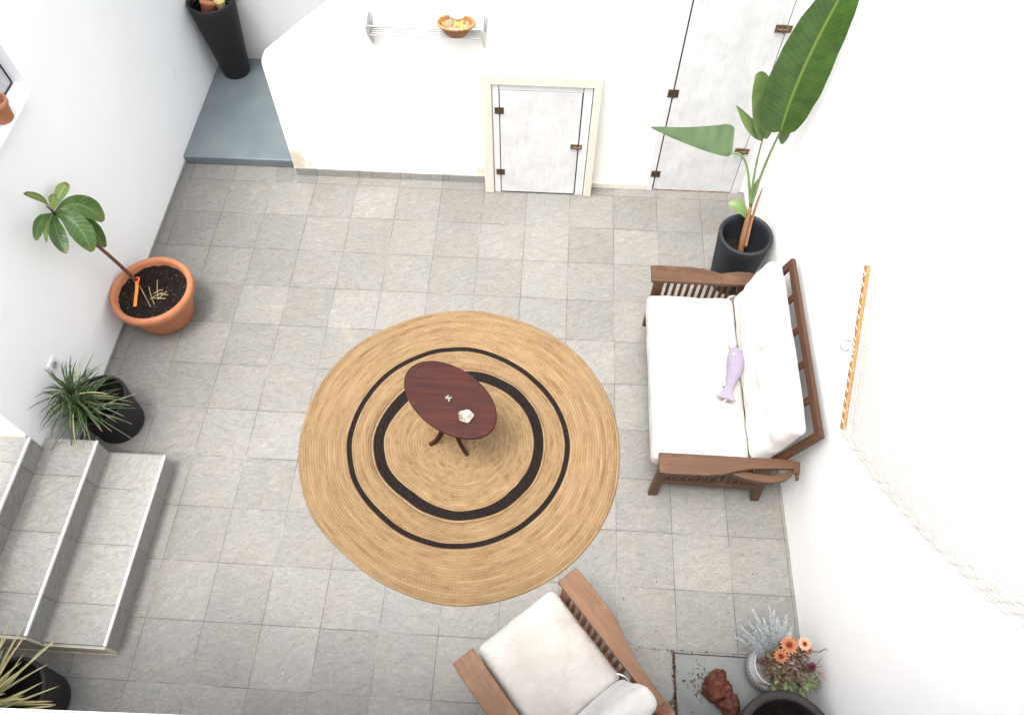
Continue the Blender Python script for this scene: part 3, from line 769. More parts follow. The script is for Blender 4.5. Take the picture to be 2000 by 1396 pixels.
# ------------------------------------------------------------------ wall socket
ws = thing('wall_socket', 'round white power socket on the side wall above the dark grass leaved plant', 'socket', (XL, -2.007, .526))
def disc_x(mb, x0, x1, y, z, r, n=32):
    mb.prism([(r * math.cos(2 * PI * i / n), r * math.sin(2 * PI * i / n)) for i in range(n)], lambda a, b: (x0, y + a, z + b), lambda a, b: (x1, y + a, z + b)); return mb
mb = MB(); mb.box((XL, -2.049, .484), (XL + .010, -1.965, .568)); mb.build('cover_plate', M['plastic'], ws, bevel=.004)
mb = MB(); disc_x(mb, XL + .0105, XL + .013, -2.007, .526, .024); mb.build('face', M['plastic_grey'], ws, bevel=.001)
mb = MB(); disc_x(mb, XL + .0135, XL + .0145, -2.017, .526, .004, 10); disc_x(mb, XL + .0135, XL + .0145, -1.997, .526, .004, 10); mb.build('pin_hole', M['gap'], ws)

# ------------------------------------------------------------------ rug
def interp(tab, th):
    th = th % 360; tab = sorted((a % 360, v) for a, v in tab); n = len(tab)
    for i in range(n):
        a0, v0 = tab[i]; a1, v1 = tab[(i + 1) % n]; span = (a1 - a0) % 360; d = (th - a0) % 360
        if d <= span:
            t = d / span; t = t * t * (3 - 2 * t) * .5 + t * .5; return v0 + (v1 - v0) * t
    return tab[0][1]
R_in = [(180, .500), (145, .468), (100, .445), (57, .440), (0, .447), (-40, .448), (-85, .455), (-126, .440), (-160, .490)]
R_out = [(180, .566), (145, .542), (100, .512), (60, .510), (0, .508), (-40, .515), (-85, .512), (-127, .506), (-160, .555)]
R_thin = [(180, .735), (143, .728), (99, .706), (72, .668), (48, .650), (25, .662), (0, .676), (-45, .673), (-85, .688), (-130, .691), (-160, .725)]
R_rug = [(180, 1.038), (147, 1.048), (120, 1.02), (96, 1.005), (70, .99), (47, .992), (0, .986), (-21, 1.002), (-45, 1.012), (-85, 1.010), (-110, .985), (-128, .977), (-152, 1.018)]
BR = 62
rc = Vector((2.34, -2.13))
nb, na = 248, 300
mb = MB(); vs = []; fs = []; uvs = []
keys = [0, 28 / BR, 32 / BR, 42 / BR, 44 / BR, 1]
for i in range(nb + 1):
    b = i / nb
    for j in range(na):
        th = 360 * j / na; a = math.radians(th)
        rad = [0, interp(R_in, th), interp(R_out, th), interp(R_thin, th) - .034, interp(R_thin, th), interp(R_rug, th)]
        for k in range(5):
            if b <= keys[k + 1] + 1e-9:
                t = (b - keys[k]) / (keys[k + 1] - keys[k]); r = rad[k] + (rad[k + 1] - rad[k]) * t; break
        x = math.cos(a) * r; y = math.sin(a) * r
        nz = noise.noise((x * 2.3, y * 2.3, 5.0)); nz2 = noise.noise((x * 5, y * 5, 9.0))
        hump = 0
        dd = (b - .585) / .05
        hump += .026 * math.exp(-dd * dd) * (.5 + .5 * math.cos(math.radians(th - 215))) * (1 + .4 * nz2)
        dd = (b - .535) / .018
        hump -= .006 * math.exp(-dd * dd)
        # soft folds radiating right of the centre
        for fx, fy, fr, fa, fh in ((.30, -.02, .30, -1.25, .032), (.20, -.16, .26, -.9, .026), (.36, .10, .22, -1.5, .018)):
            ux = (x - fx) * math.cos(fa) + (y - fy) * math.sin(fa); uy = -(x - fx) * math.sin(fa) + (y - fy) * math.cos(fa)
            hump += fh * math.exp(-(ux / fr) ** 2 - (uy / .035) ** 2)
        env = min(1, (1 - b) / .08)
        wv = .005 * math.sin(a * 9 + 7 * nz) * min(1, b * 2) * (1 - abs(b - .6))
        f = (b * BR) % 1.0
        pr = math.sqrt(max(0, 1 - (2 * f - 1) ** 2)) if i not in (0,) else 0
        z = .006 + max(0, .008 * nz + .007 + hump + wv) * env + .0028 * pr
        if i == nb: z = .001
        vs.append((rc.x + x, rc.y + y, z)); uvs.append((b, j / na))
for i in range(nb):
    for j in range(na):
        fs.append((i * na + j, (i + 1) * na + j, (i + 1) * na + (j + 1) % na, i * na + (j + 1) % na))
mb.add(vs, fs, uvs)
def rugmat():
    k = N('braided jute', .9, .15)
    U, V, _ = k.sep(k.tc.outputs['UV']); o = k.tc.outputs['Object']; X, Y, Z = k.sep(o)
    ang = k.math('ARCTAN2', Y, X)
    rr = k.math('SQRT', k.math('ADD', k.math('MULTIPLY', X, X), k.math('MULTIPLY', Y, Y)))
    bi = k.math('MULTIPLY', U, BR); fb = k.math('FRACT', bi); ib = k.math('FLOOR', bi)
    wn = k.n("ShaderNodeTexWhiteNoise", noise_dimensions='1D'); k.set(wn.inputs['W'], ib)
    arc = k.math('MULTIPLY', ang, k.math('ADD', rr, .02))
    # braid chevrons
    tri = k.math('ABSOLUTE', k.math('SUBTRACT', fb, .5))
    ch = k.math('SINE', k.math('ADD', k.math('MULTIPLY', arc, 330), k.math('ADD', k.math('MULTIPLY', tri, 9), k.math('MULTIPLY', wn.outputs['Value'], 30))))
    prof = k.math('SUBTRACT', 1, k.math('POWER', k.math('MULTIPLY', tri, 2), 3))
    lng = k.noise(k.comb(k.math('MULTIPLY', ang, 2.2), k.math('MULTIPLY', ib, .9), 0), 1.6, 5, .65)
    fine = k.noise(o, 130, 4, .7); big = k.noise(o, 2.0, 4, .6)
    col = k.ramp(lng, [(.28, (.15, .086, .042)), (.45, (.215, .140, .074)), (.6, (.25, .170, .094)), (.75, (.27, .192, .112))])
    f2 = k.math('ADD', k.math('MULTIPLY', fine, .6), .70); col = k.mix(1, col, k.comb(f2, f2, f2), 'MULTIPLY')
    f3 = k.math('ADD', k.math('MULTIPLY', big, .35), .83); col = k.mix(1, col, k.comb(f3, f3, f3), 'MULTIPLY')
    wb = k.math('ADD', .90, k.math('MULTIPLY', wn.outputs['Value'], .15)); col = k.mix(1, col, k.comb(wb, wb, k.math('SUBTRACT', wb, .02)), 'MULTIPLY')
    gro = k.math('SUBTRACT', 1, k.math('MULTIPLY', k.math('SUBTRACT', 1, k.smooth(prof, 0, .55)), .32)); 
    col = k.mix(1, col, k.comb(gro, gro, gro), 'MULTIPLY')
    chs = k.math('ADD', .93, k.math('MULTIPLY', ch, .09)); col = k.mix(1, col, k.comb(chs, chs, chs), 'MULTIPLY')
    def band(a, b): return k.math('MULTIPLY', k.math('GREATER_THAN', bi, a), k.math('LESS_THAN', bi, b))
    bl = k.math('MAXIMUM', band(28.0, 32.0), band(42.0, 43.9))
    bcol = k.mix(k.smooth(fine, .45, .75), (.006, .004, .004), (.03, .022, .018))
    col = k.mix(bl, col, bcol)
    thin = k.math('MULTIPLY', band(33.0, 33.35), k.smooth(lng, .3, .5)); col = k.mix(k.math('MULTIPLY', thin, .8), col, (.06, .04, .03))
    st = k.math('MULTIPLY', band(52.0, 52.3), k.smooth(k.noise(o, 6, 2), .45, .6)); col = k.mix(k.math('MULTIPLY', st, .6), col, (.18, .08, .03))
    k.color(col)
    h = k.math('ADD', k.math('MULTIPLY', prof, .8), k.math('ADD', k.math('MULTIPLY', ch, .25), k.math('MULTIPLY', fine, .3)))
    k.bump(h, .6, .004); return k.m
o = mb.build('jute_rug', rugmat(), smooth=True, origin=(rc.x, rc.y, 0)); tag(o, 'large round braided jute rug with two black rings on the tiles', 'rug')

# ------------------------------------------------------------------ table
tb = thing('side_table', 'small oval dark maroon wooden table standing on the jute rug', 'table', (2.30, -2.13, .014))
ca, sa = math.cos(math.radians(-37)), math.sin(math.radians(-37))
def ov(a, ex=0): 
    x = (.312 + ex) * math.cos(a); y = (.190 + ex) * math.sin(a); return (2.300 + x * ca - y * sa, -2.130 + x * sa + y * ca)
def tabletop():
    k = N('maroon varnished wood', .55, .12); o = k.tc.outputs['Object']
    v = k.map(o, rot=(0, 0, math.radians(37)), sc=(1.5, 16, 16))
    n = k.noise(v, 2, 6, .6, .5); col = k.ramp(n, [(.3, (.026, .008, .006)), (.7, (.056, .016, .012))])
    col = k.mix(k.math('MULTIPLY', k.smooth(k.noise(o, 5, 4), .4, .62), .5), col, (.022, .011, .012))
    sc = k.noise(k.map(o, rot=(0, 0, math.radians(52)), sc=(2.5, 90, 1)), 1.6, 2, .5)
    col = k.mix(k.math('MULTIPLY', k.smooth(sc, .715, .75), .4), col, (.32, .14, .09))
    k.color(col); k.set(k.b.inputs['Roughness'], k.math('ADD', .42, k.math('MULTIPLY', k.noise(o, 9, 4), .3))); k.bump(n, .15, .001); return k.m
M['maroon'] = tabletop()
mb = MB(); rings = [(-.012, .575), (-.003, .577), (0, .581), (0, .593), (-.004, .597), (-.010, .599)]
n = 80; vs = []; fs = []
for ex, z in rings: vs += [(*ov(2 * PI * i / n, ex), z) for i in range(n)]
for r in range(len(rings) - 1): fs += [(r * n + i, r * n + (i + 1) % n, (r + 1) * n + (i + 1) % n, (r + 1) * n + i) for i in range(n)]
fs += [tuple(range(n))[::-1], tuple((len(rings) - 1) * n + i for i in range(n))]
mb.add(vs, fs); mb.build('table_top', M['maroon'], tb)
mb = MB(); mb.lathe((2.275, -2.125, 0), [(.012, .15), (.022, .16), (.03, .18), (.022, .2), (.018, .22), (.03, .27), (.034, .31), (.022, .37), (.016, .40), (.024, .42), (.017, .44), (.018, .52), (.05, .56), (.05, .576)], 24); mb.build('column', M['maroon'], tb, smooth=True)
for a in (math.radians(196), math.radians(-44), math.radians(76)):
    mb = MB(); d = Vector((math.cos(a), math.sin(a), 0)); c0 = Vector((2.275, -2.125, 0))
    P = bez([c0 + d * .015 + Vector((0, 0, .23)), c0 + d * .07 + Vector((0, 0, .20)), c0 + d * .065 + Vector((0, 0, .05)), c0 + d * .145 + Vector((0, 0, .028))], 12)
    for i in range(12):
        w0 = .026 - .008 * i / 12
        mb.beam(P[i], P[i + 1] + (P[i + 1] - P[i]) * .06, .020, w0 + .008, (0, 0, 1) if abs((P[i + 1] - P[i]).normalized().z) < .9 else d)
    mb.build('leg', M['maroon'], tb, bevel=.003)

def glassy():
    k = N('clear dish glass', .15, .6); o = k.tc.outputs['Object']
    k.color(k.ramp(k.noise(o, 25, 4), [(.35, (.15, .13, .115)), (.65, (.34, .32, .30))])); k.b.inputs['Transmission Weight'].default_value = .25; return k.m
ds = thing('trinket_dish', 'pale scalloped shell dish near the low right end of the oval table', 'dish', (2.402, -2.244, .60))
mb = MB(); n = 40; prof = [(.026, .600), (.037, .606), (.043, .616), (.039, .616), (.030, .609), (.010, .605)]; vs = []; fs = []
def dr(a): return 1 + .07 * math.sin(a * 5 + 1) + .05 * math.sin(a * 3)
for r, z in prof: vs += [(2.402 + r * dr(2 * PI * i / n) * math.cos(2 * PI * i / n), -2.244 + r * .92 * dr(2 * PI * i / n) * math.sin(2 * PI * i / n), z) for i in range(n)]
for r in range(len(prof) - 1): fs += [(r * n + i, r * n + (i + 1) % n, (r + 1) * n + (i + 1) % n, (r + 1) * n + i) for i in range(n)]
fs += [tuple(range(n))[::-1], tuple((len(prof) - 1) * n + i for i in range(n))]
mb.add(vs, fs); mb.build('dish_body', glassy(), ds, smooth=True)
mb = MB(); mb.ball((2.397, -2.243, .609), .017, 14, 8, (1, .9, .45)); mb.build('amber_piece', mottled('amber shell', (.55, .28, .12), (.7, .45, .26), 40, .3, .6, .2), ds, smooth=True)
tk = thing('figurine', 'tiny silver grey ornament in the middle of the oval table', 'ornament', (2.295, -2.137, .60))
mb = MB()
for dx, dy, r, dz in ((0, 0, .011, .01), (.014, .006, .009, .008), (-.012, .004, .010, .008), (.004, -.012, .010, .008), (-.004, .012, .007, .014), (.010, -.006, .007, .02)): mb.ball((2.295 + dx, -2.137 + dy, .60 + dz), r, 10, 7)
mb.build('body', rusty('aged silver', (.05, .045, .04), (.36, .34, .31)), tk, smooth=True)

# ------------------------------------------------------------------ seating
def cushion(mb, L, D, H, r, puff, amp, seed, fn, nx=46, ny=26, nz=6):
    """rounded soft box centred at 0; fn maps local -> object space"""
    def face(nu, nv, f):
        vs = []; fs = []
        for i in range(nu + 1):
            for j in range(nv + 1):
                p = Vector(f(i / nu * 2 - 1, j / nv * 2 - 1)); q = Vector((p.x * L / 2, p.y * D / 2, p.z * H / 2))
                inn = Vector((max(-L / 2 + r, min(L / 2 - r, q.x)), max(-D / 2 + r, min(D / 2 - r, q.y)), max(-H / 2 + r * .8, min(H / 2 - r * .8, q.z))))
                d = q - inn
                if d.length > 1e-6: q = inn + d.normalized() * r * .9
                ux, uy = q.x / (L / 2), q.y / (D / 2)
                q.z += (1 if q.z > 0 else -1) * puff * max(0, 1 - ux ** 4) * max(0, 1 - uy ** 4) * min(1, abs(q.z) / (H * .3))
                s_ = Vector((q.x * 5 + seed, q.y * 7, q.z * 5))
                k = amp * (noise.noise(s_) + .6 * noise.noise(s_ * 2.3 + Vector((4, 2, 0))) + .9 * (abs(noise.noise(Vector((q.x * 3 + q.y * 6 + seed, q.x * 2 - q.y * 2.5, 1.7)))) * -1))
                q.z += k if q.z > 0 else 0
                q.x += amp * .5 * noise.noise(s_ * 1.5 + Vector((9, 0, 0))); q.y += amp * .5 * noise.noise(s_ * 1.5 + Vector((0, 9, 0)))
                vs.append(fn(q))
        for i in range(nu):
            for j in range(nv):
                a = i * (nv + 1) + j; fs.append((a, a + nv + 1, a + nv + 2, a + 1))
        mb.add(vs, fs)
    face(nx, ny, lambda u, v: (u, v, 1)); face(nx, ny, lambda u, v: (u, -v, -1))
    face(nx, nz, lambda u, v: (u, 1, -v)); face(nx, nz, lambda u, v: (u, -1, v))
    face(ny, nz, lambda u, v: (1, u, v)); face(ny, nz, lambda u, v: (-1, -u, v))
    return mb

def weld(o):
    m = o.modifiers.new('weld', 'WELD'); m.merge_threshold = .0008
    o.modifiers.new('sub', 'SUBSURF').levels = 1; o.modifiers['sub'].render_levels = 1

def seat_furniture(name, label, cat, loc, rz, Lx, dark, seed, frame_top=.83, back_len=None):
    """local: X sideways, Y forward (0 at the arm fronts), Z up"""
    t = thing(name, label, cat, loc, rz)
    W, WX, WZ = (M['wood_sofa'], M['wood_sofa_x'], M['wood_sofa_z']) if dark else (M['wood_chair'], M['wood_chair_x'], M['wood_chair_z'])
    hw = Lx / 2           # inner half width at the cushions
    for s in (-1, 1):
        a0 = hw + .005
        out = [(0, .118), (-.05, .122), (-.26, .120), (-.34, .110), (-.42, .086), (-.50, .068), (-.60, .060), (-.70, .055), (-.735, .050)]
        poly = [(s * (a0 + w_), y) for y, w_ in out] + [(s * a0, -.735), (s * a0, 0)]
        if s < 0: poly = poly[::-1]
        mb = MB(); mb.prism(poly, lambda x, y: (x, y, .522 + .006 * y), lambda x, y: (x, y, .550 + .006 * y)); mb.build('armrest', W, t, bevel=.004, local=True)
        xl = s * (hw + .032)
        mb = MB(); mb.beam((xl, -.045, 0), (xl, -.055, .5225), .030, .052, (0, 1, 0), .034, .062); mb.build('leg', WZ, t, bevel=.003, local=True)
        mb = MB(); mb.beam((xl, -.66, 0), (xl, -.585, .5185), .030, .050, (0, 1, 0), .034, .085); mb.build('leg', WZ, t, bevel=.003, local=True)
        mb = MB(); mb.beam((xl, -.08, .215), (xl, -.60, .205), .026, .052); mb.build('side_rail', W, t, bevel=.002, local=True)
        oc = [(.088, -.40), (.112, -.47), (.128, -.56), (.126, -.63), (.105, -.69), (.070, -.735)]; ic = [(.045, -.725), (.072, -.67), (.085, -.62), (.082, -.56), (.074, -.48), (.066, -.42)]
        poly = [(s * (a0 + w_), y) for w_, y in oc + ic]
        if s < 0: poly = poly[::-1]
        if dark:
            mb = MB(); mb.prism(poly, lambda x, y: (x, y, .470), lambda x, y: (x, y, .5125)); mb.build('curved_brace', W, t, bevel=.004, local=True)
        mb = MB(); mb.beam((s * (hw + .035), -.735, .505), (s * (hw + .04), -.775, .505), .07, .02); mb.build('arm_end_block', W, t, bevel=.002, local=True)
        mb = MB(); mb.tube([(s * (hw + .075), -.755, .50), (s * (hw + .105), -.755, .50)], .010, 8)
        mb.beam((s * (hw + .100), -.755, .478), (s * (hw + .100), -.755, .524), .005, .010, (0, 1, 0)); mb.build('wing_nut', M['rust'], t, bevel=.001, local=True)
        for i in range(10):
            y = -.115 - i * .043
            mb = MB(); mb.beam((xl, y, .238), (xl, y - .003, .524), .011, .020, (0, 1, 0)); mb.build('slat', WZ, t, bevel=.0015, local=True)
    mb = MB(); mb.box((-hw - .015, -.075, .245), (hw + .015, -.050, .305)); mb.build('front_rail', WX, t, bevel=.003, local=True)
    mb = MB(); mb.box((-hw - .015, -.60, .235), (hw + .015, -.575, .295)); mb.build('rear_rail', WX, t, bevel=.003, local=True)
    nb_ = 7
    for i in range(nb_):
        y = -.10 - i * .077
        mb = MB(); mb.box((-hw - .012, y - .025, .2965), (hw + .012, y + .025, .310)); mb.build('seat_board', WX, t, bevel=.002, local=True)
    # reclined back frame
    b0 = Vector((0, -.60, .27)); b1 = Vector((0, -.795, frame_top)); bd = (b1 - b0).normalized(); nrm = Vector((0, -bd.z, bd.y))
    if nrm.y > 0: nrm = -nrm
    hb = hw - .02
    mb = MB()
    for s in (-1, 1): mb.beam(b0 + Vector((s * hb, 0, 0)), b1 + Vector((s * hb, 0, 0)), .045, .028, nrm)
    mb.beam(b1 - bd * .0225 + Vector((-hb + .0226, 0, 0)), b1 - bd * .0225 + Vector((hb - .0226, 0, 0)), .045, .026, nrm)
    mb.beam(b0 + bd * .03 + Vector((-hb + .0226, 0, 0)), b0 + bd * .03 + Vector((hb - .0226, 0, 0)), .045, .026, nrm)
    fr = mb.build('back_frame', WX, t, bevel=.003, local=True)
    nv = 4 if Lx > .8 else 2
    for i in range(nv):
        x = -hb + (i + 1) * 2 * hb / (nv + 1)
        mb = MB(); mb.beam(b0 + bd * .053 + Vector((x, 0, 0)), b1 - bd * .046 + Vector((x, 0, 0)), .036, .018, nrm); mb.build('upright', WZ, t, bevel=.002, local=True)
    # cushions
    mb = MB(); cushion(mb, Lx - .01, .56, .125, .045, .010, .010, seed, lambda q: Vector((q.x, q.y - .262, q.z + .372)), 64 if Lx > .8 else 34, 34)
    o = mb.build('seat_cushion', M['cloth'], t, smooth=True, local=True); weld(o)
    Hc = .45; th = .105
    cb = Vector((0, -.245, .969)).normalized(); cn = Vector((0, cb.z, -cb.y)); base = Vector((0, -.572, .405))
    Lb = (Lx - .03) if back_len is None else back_len
    mb = MB(); cushion(mb, Lb, Hc, th, .045, .020, .011, seed + 5, lambda q: Vector((q.x, 0, 0)) + base + cb * (q.y + Hc / 2) + cn * q.z, 64 if Lx > .8 else 34, 30)
    o = mb.build('back_cushion', M['cloth_back'], t, smooth=True, local=True); weld(o)
    for s in (-1, 1):
        x = s * (hw - .02); mb = MB()
        mb.tube(bez([(x, -.50, .42), (x + s * .02, -.53, .46), (x + s * .035, -.56, .42), (x + s * .03, -.58, .33)], 8), .004, 5)
        mb.build('cushion_tie', M['string'], t, local=True)
    return t

sofa = seat_furniture('loveseat', 'two seat loveseat of red brown slatted wood with cream cushions against the side wall', 'sofa', (3.475, -1.785, 0), PI / 2, 1.16, True, 3.1)
ang = math.atan2(.76, -.65) - PI / 2
Fv = Vector((-.65, .76, 0)).normalized(); Lv = Vector((Fv.y, -Fv.x, 0))
cpos = Vector((2.9, -3.5, 0)) + Lv * .018 + Fv * .272
chair = seat_furniture('armchair', 'single armchair of paler wood with cream cushions at the bottom centre', 'armchair', cpos + Lv * .006, ang, .515, False, 8.4, .80)

# lilac fish toy
fish = thing('fish_cushion', 'small lilac stuffed fish lying on the loveseat seat against the back cushion', 'toy', (3.93, -1.84, .45))
mb = MB(); axis = [((3.955, -1.655, .475), .022, .020), ((3.957, -1.68, .482), .038, .030), ((3.956, -1.73, .488), .052, .038), ((3.953, -1.78, .487), .050, .038), ((3.936, -1.84, .482), .040, .032), ((3.915, -1.895, .474), .028, .024), ((3.900, -1.935, .468), .022, .014), ((3.890, -1.965, .466), .040, .012), ((3.882, -1.995, .465), .062, .007)]
n = 20; vs = []; fs = []
for i, (p, a_, b_) in enumerate(axis):
    p = Vector(p); q0 = Vector(axis[max(0, i - 1)][0]); q1 = Vector(axis[min(len(axis) - 1, i + 1)][0]); d = (q1 - q0).normalized(); sd_ = d.cross(Vector((0, 0, 1))).normalized(); u = sd_.cross(d)
    for k in range(n): vs.append(p + Vector((0, 0, .038)) + sd_ * a_ * math.cos(2 * PI * k / n) + u * b_ * math.sin(2 * PI * k / n))
for i in range(len(axis) - 1):
    for k in range(n): fs.append((i * n + k, i * n + (k + 1) % n, (i + 1) * n + (k + 1) % n, (i + 1) * n + k))
fs += [tuple(range(n)), tuple((len(axis) - 1) * n + k for k in range(n))[::-1]]
mb.add(vs, fs); o = mb.build('body', M['lilac'], fish, smooth=True); s_ = o.modifiers.new('sub', 'SUBSURF'); s_.levels = 2; s_.render_levels = 2
mb = MB(); mb.ball((3.938, -1.722, .560), .006, 8, 6); mb.build('eye', M['string'], fish, smooth=True)
mb = MB(); mb.box((3.872, -1.905, .500), (3.892, -1.882, .512)); mb.build('care_label', M['plastic'], fish)
mb = MB(); mb.tube(bez([(3.955, -1.65, .478), (3.99, -1.60, .50), (3.93, -1.57, .462), (3.90, -1.52, .455)], 14), .0035, 6); mb.tube(bez([(3.955, -1.65, .478), (3.93, -1.60, .49), (3.96, -1.55, .466), (3.92, -1.50, .46)], 14), .0035, 6); mb.tube(bez([(3.95, -1.655, .48), (3.935, -1.62, .487), (3.95, -1.60, .475)], 8), .014, 7)
for i_ in range(len(mb.v)): mb.v[i_] = mb.v[i_] + Vector((0, 0, .034))
mb.build('string', M['string'], fish, smooth=True)
mb = MB()
mb.tube(bez([(3.885, -1.995, .465), (3.84, -2.03, .470), (3.86, -2.09, .462), (3.90, -2.06, .460), (3.885, -2.035, .459)], 16), .004, 6); 
for i_ in range(len(mb.v)): mb.v[i_] = mb.v[i_] + Vector((0, 0, .034))
mb.build('string', M['string'], fish, smooth=True)

# ------------------------------------------------------------------ hammock
XH = 4.255
A = Vector((XH, -1.90, 1.665)); B_ = Vector((XH, -2.455, 1.115))
hk = thing('hammock', 'cream net hammock with a golden wooden spreader bar hanging along the side wall', 'hammock', (XH, -2.17, 1.38))
bdv = (B_ - A).normalized(); axv = Vector((0, -.69, .724)); axv = (axv - bdv * axv.dot(bdv)).normalized()
mb = MB(); mb.beam(A, B_, .034, .018, (1, 0, 0)); mb.build('spreader_bar', M['wood_bar'], hk, bevel=.004)
mb = MB(); n = 30; Lb = (B_ - A).length
zig = []
for i in range(n + 1):
    p = A.lerp(B_, .02 + .96 * i / n) + axv * (.020 if i % 2 else -.020) + Vector((-.012, 0, 0)); zig.append(p)
for i in range(n): 
    if i % 2 == 0 or True: mb.tube([zig[i], zig[i + 1]], .0016, 5)
for i in range(0, n, 1):
    q = A.lerp(B_, .02 + .96 * i / n) + Vector((-.012, 0, 0)); mb.tube([q - axv * .019, q - axv * .019 + Vector((.024, 0, 0))], .0014, 4)
midp = A.lerp(B_, .5)
mb.tube(bez([A.lerp(B_, .4) + Vector((-.013, 0, 0)), midp - axv * .03 + Vector((-.02, 0, 0)), A.lerp(B_, .58) + Vector((-.013, 0, 0))], 10), .003, 5)
for f in (.44, .47, .5, .53): mb.tube([A.lerp(B_, f) - axv * .019 + Vector((-.014, 0, 0)), A.lerp(B_, f + .03) + axv * .019 + Vector((-.014, 0, 0))], .0035, 5)
mb.tube(bez([midp - axv * .017 + Vector((-.01, 0, 0)), midp - axv * .04, midp - axv * .075], 6), .0035, 5)
mb.build('lacing', M['string'], hk)
mb = MB(); rcn = midp - axv * .075 + Vector((-.012, 0, 0))
ring_pts = [rcn + bdv * .026 * math.cos(a) + Vector((-1, 0, 0)) * .026 * math.sin(a) for a in [2 * PI * i / 24 for i in range(25)]]
mb.tube(ring_pts, .0034, 8, False); mb.build('ring', M['steel'], hk, smooth=True)
# the net
mb = MB(); NS, NL, LEN = 46, 110, 2.1
def netp(u, v):
    """u across the bar 0..1, v along the hammock 0..1"""
    spread = (u - .5) * Lb * (1 + .15 * math.sin(PI * min(1, v * 1.2)) - .35 * max(0, v - .6))
    sag = .05 * math.sin(PI * v) * (1 if True else 0)
    p = midp + axv * (.012 + v * LEN) + bdv * (spread + .035 * math.sin(PI * v * .9) * (u) )
    wavex = .008 * math.sin(u * 19 + v * 5 + 2 * noise.noise((u * 2, v * 3, 0))) * min(1, v * 4) + .004 * noise.noise((u * 9, v * 16, 2))
    p = p + Vector((-sag * .3 + wavex * .8, 0, 0)); p.x = min(p.x, XR - .012)
    return p
for i in range(NS + 1):
    u = i / NS; path = [netp(u + .35 / NS * math.sin(j * PI + i * PI), j / NL) for j in range(NL + 1)]
    mb.tube(path, .0011, 3, False)
for j in range(0, NL, 2):
    path = [netp(i / 48, (j + .9 * math.sin(i * 1.1) * .4) / NL) for i in range(49)]
    mb.tube(path, .0010, 3, False)
mb.build('net', M['cord'], hk)
mb = MB()
for k in range(5):
    path = []
    for j in range(NL + 1):
        p = netp(1.0, j / NL); path.append(p + bdv * (.012 * (k - 1)) + Vector((-.006 * abs(math.sin(k * 2)) - .004 * math.sin(j * .9 + k), 0, 0)) + bdv * .004 * math.sin(j * 1.3 + k * 2))
    mb.tube(path, .0016, 5, False)
mb.build('edge_cords', M['cord'], hk)
A2 = netp(0, 1); B2 = netp(1, 1); mb = MB(); mb.beam(A2, B2, .034, .018, (1, 0, 0)); mb.build('spreader_bar', M['wood_bar'], hk, bevel=.004)
mb = MB(); hook = (A2 + B2) / 2 + axv * .45; hook.x = XR - .02
for f in (0, .33, .66, 1): mb.tube([A2.lerp(B2, f), hook], .0035, 5)
mb.build('hanging_cord', M['string'], hk)

# ------------------------------------------------------------------ floor cover, driftwood, debris
mb = MB(); mb.box((3.612, -4.10, -.01), (4.27, -3.318, .006)); o = mb.build('drain_cover', M['cover'], bevel=.002); tag(o, 'grey green painted square cover let into the tiles in the bottom right corner', 'cover')
mb = MB(); mb.box((3.602, -4.10, -.01), (3.611, -3.310, .0035)); mb.box((3.611, -3.317, -.01), (4.30, -3.312, .0035)); o = mb.build('joint', M['gap'], kind='structure')
def driftwood():
    k = N('rusty red wood', .6, .3); o = k.tc.outputs['Object']; n = k.noise(o, 26, 6, .7)
    k.color(k.ramp(n, [(.32, (.03, .009, .006)), (.52, (.085, .024, .014)), (.70, (.17, .055, .03))])); k.bump(n, .9, .012); return k.m
mb = MB(); P = bez([(3.86, -3.43, .04), (3.77, -3.44, .07), (3.79, -3.53, .08), (3.91, -3.53, .06), (3.87, -3.64, .035)], 40)
mb.tube(P, [.026 + .042 * math.sin(PI * min(1, i / 40)) ** .8 + .016 * noise.noise((i * .21, 3, 0)) for i in range(41)], 36)
for i, v in enumerate(mb.v):
    nn = noise.noise(v * 16) * .026 + noise.noise(v * 38) * .014 + abs(noise.noise(v * 75)) * .008
    mb.v[i] = v + (v - Vector((3.83, -3.52, .03))).normalized() * nn
    if mb.v[i].z < .007: mb.v[i].z = .007
o = mb.build('driftwood', driftwood(), smooth=True, origin=(3.83, -3.52, .006)); tag(o, 'knotty rust red lump of driftwood lying on the painted floor cover', 'driftwood')
mb = MB(); rnd = random.Random(5)
for i in range(330):
    r = rnd.random()
    if r < .45: x, y = rnd.gauss(3.603, .006), rnd.uniform(-3.75, -3.38) if rnd.random() < .8 else rnd.uniform(-3.4, -3.3)
    elif r < .75: x, y = rnd.gauss(3.74, .035), rnd.gauss(-3.46, .05)
    elif r < .82: x, y = rnd.uniform(3.0, 4.2), rnd.gauss(-3.302, .004)
    elif r < .97: x, y = rnd.uniform(3.2, 4.25), rnd.uniform(-3.7, -2.8)
    else: x, y = rnd.uniform(.1, 4.1), rnd.uniform(-3.6, 0)
    s = rnd.uniform(.0015, .0045); a = rnd.uniform(0, PI); d = Vector((math.cos(a), math.sin(a), 0)) * s * rnd.uniform(1, 2.4)
    mb.beam(Vector((x, y, .0085)) - d, Vector((x, y, .0085)) + d, s, .002)
o = mb.build('dry_debris', mottled('dark dry debris', (.03, .015, .015), (.12, .06, .045), 60, .9, .2, 0)); tag(o, 'dark dry flecks of leaf litter scattered on the tiles near the floor cover', 'litter', kind='stuff')

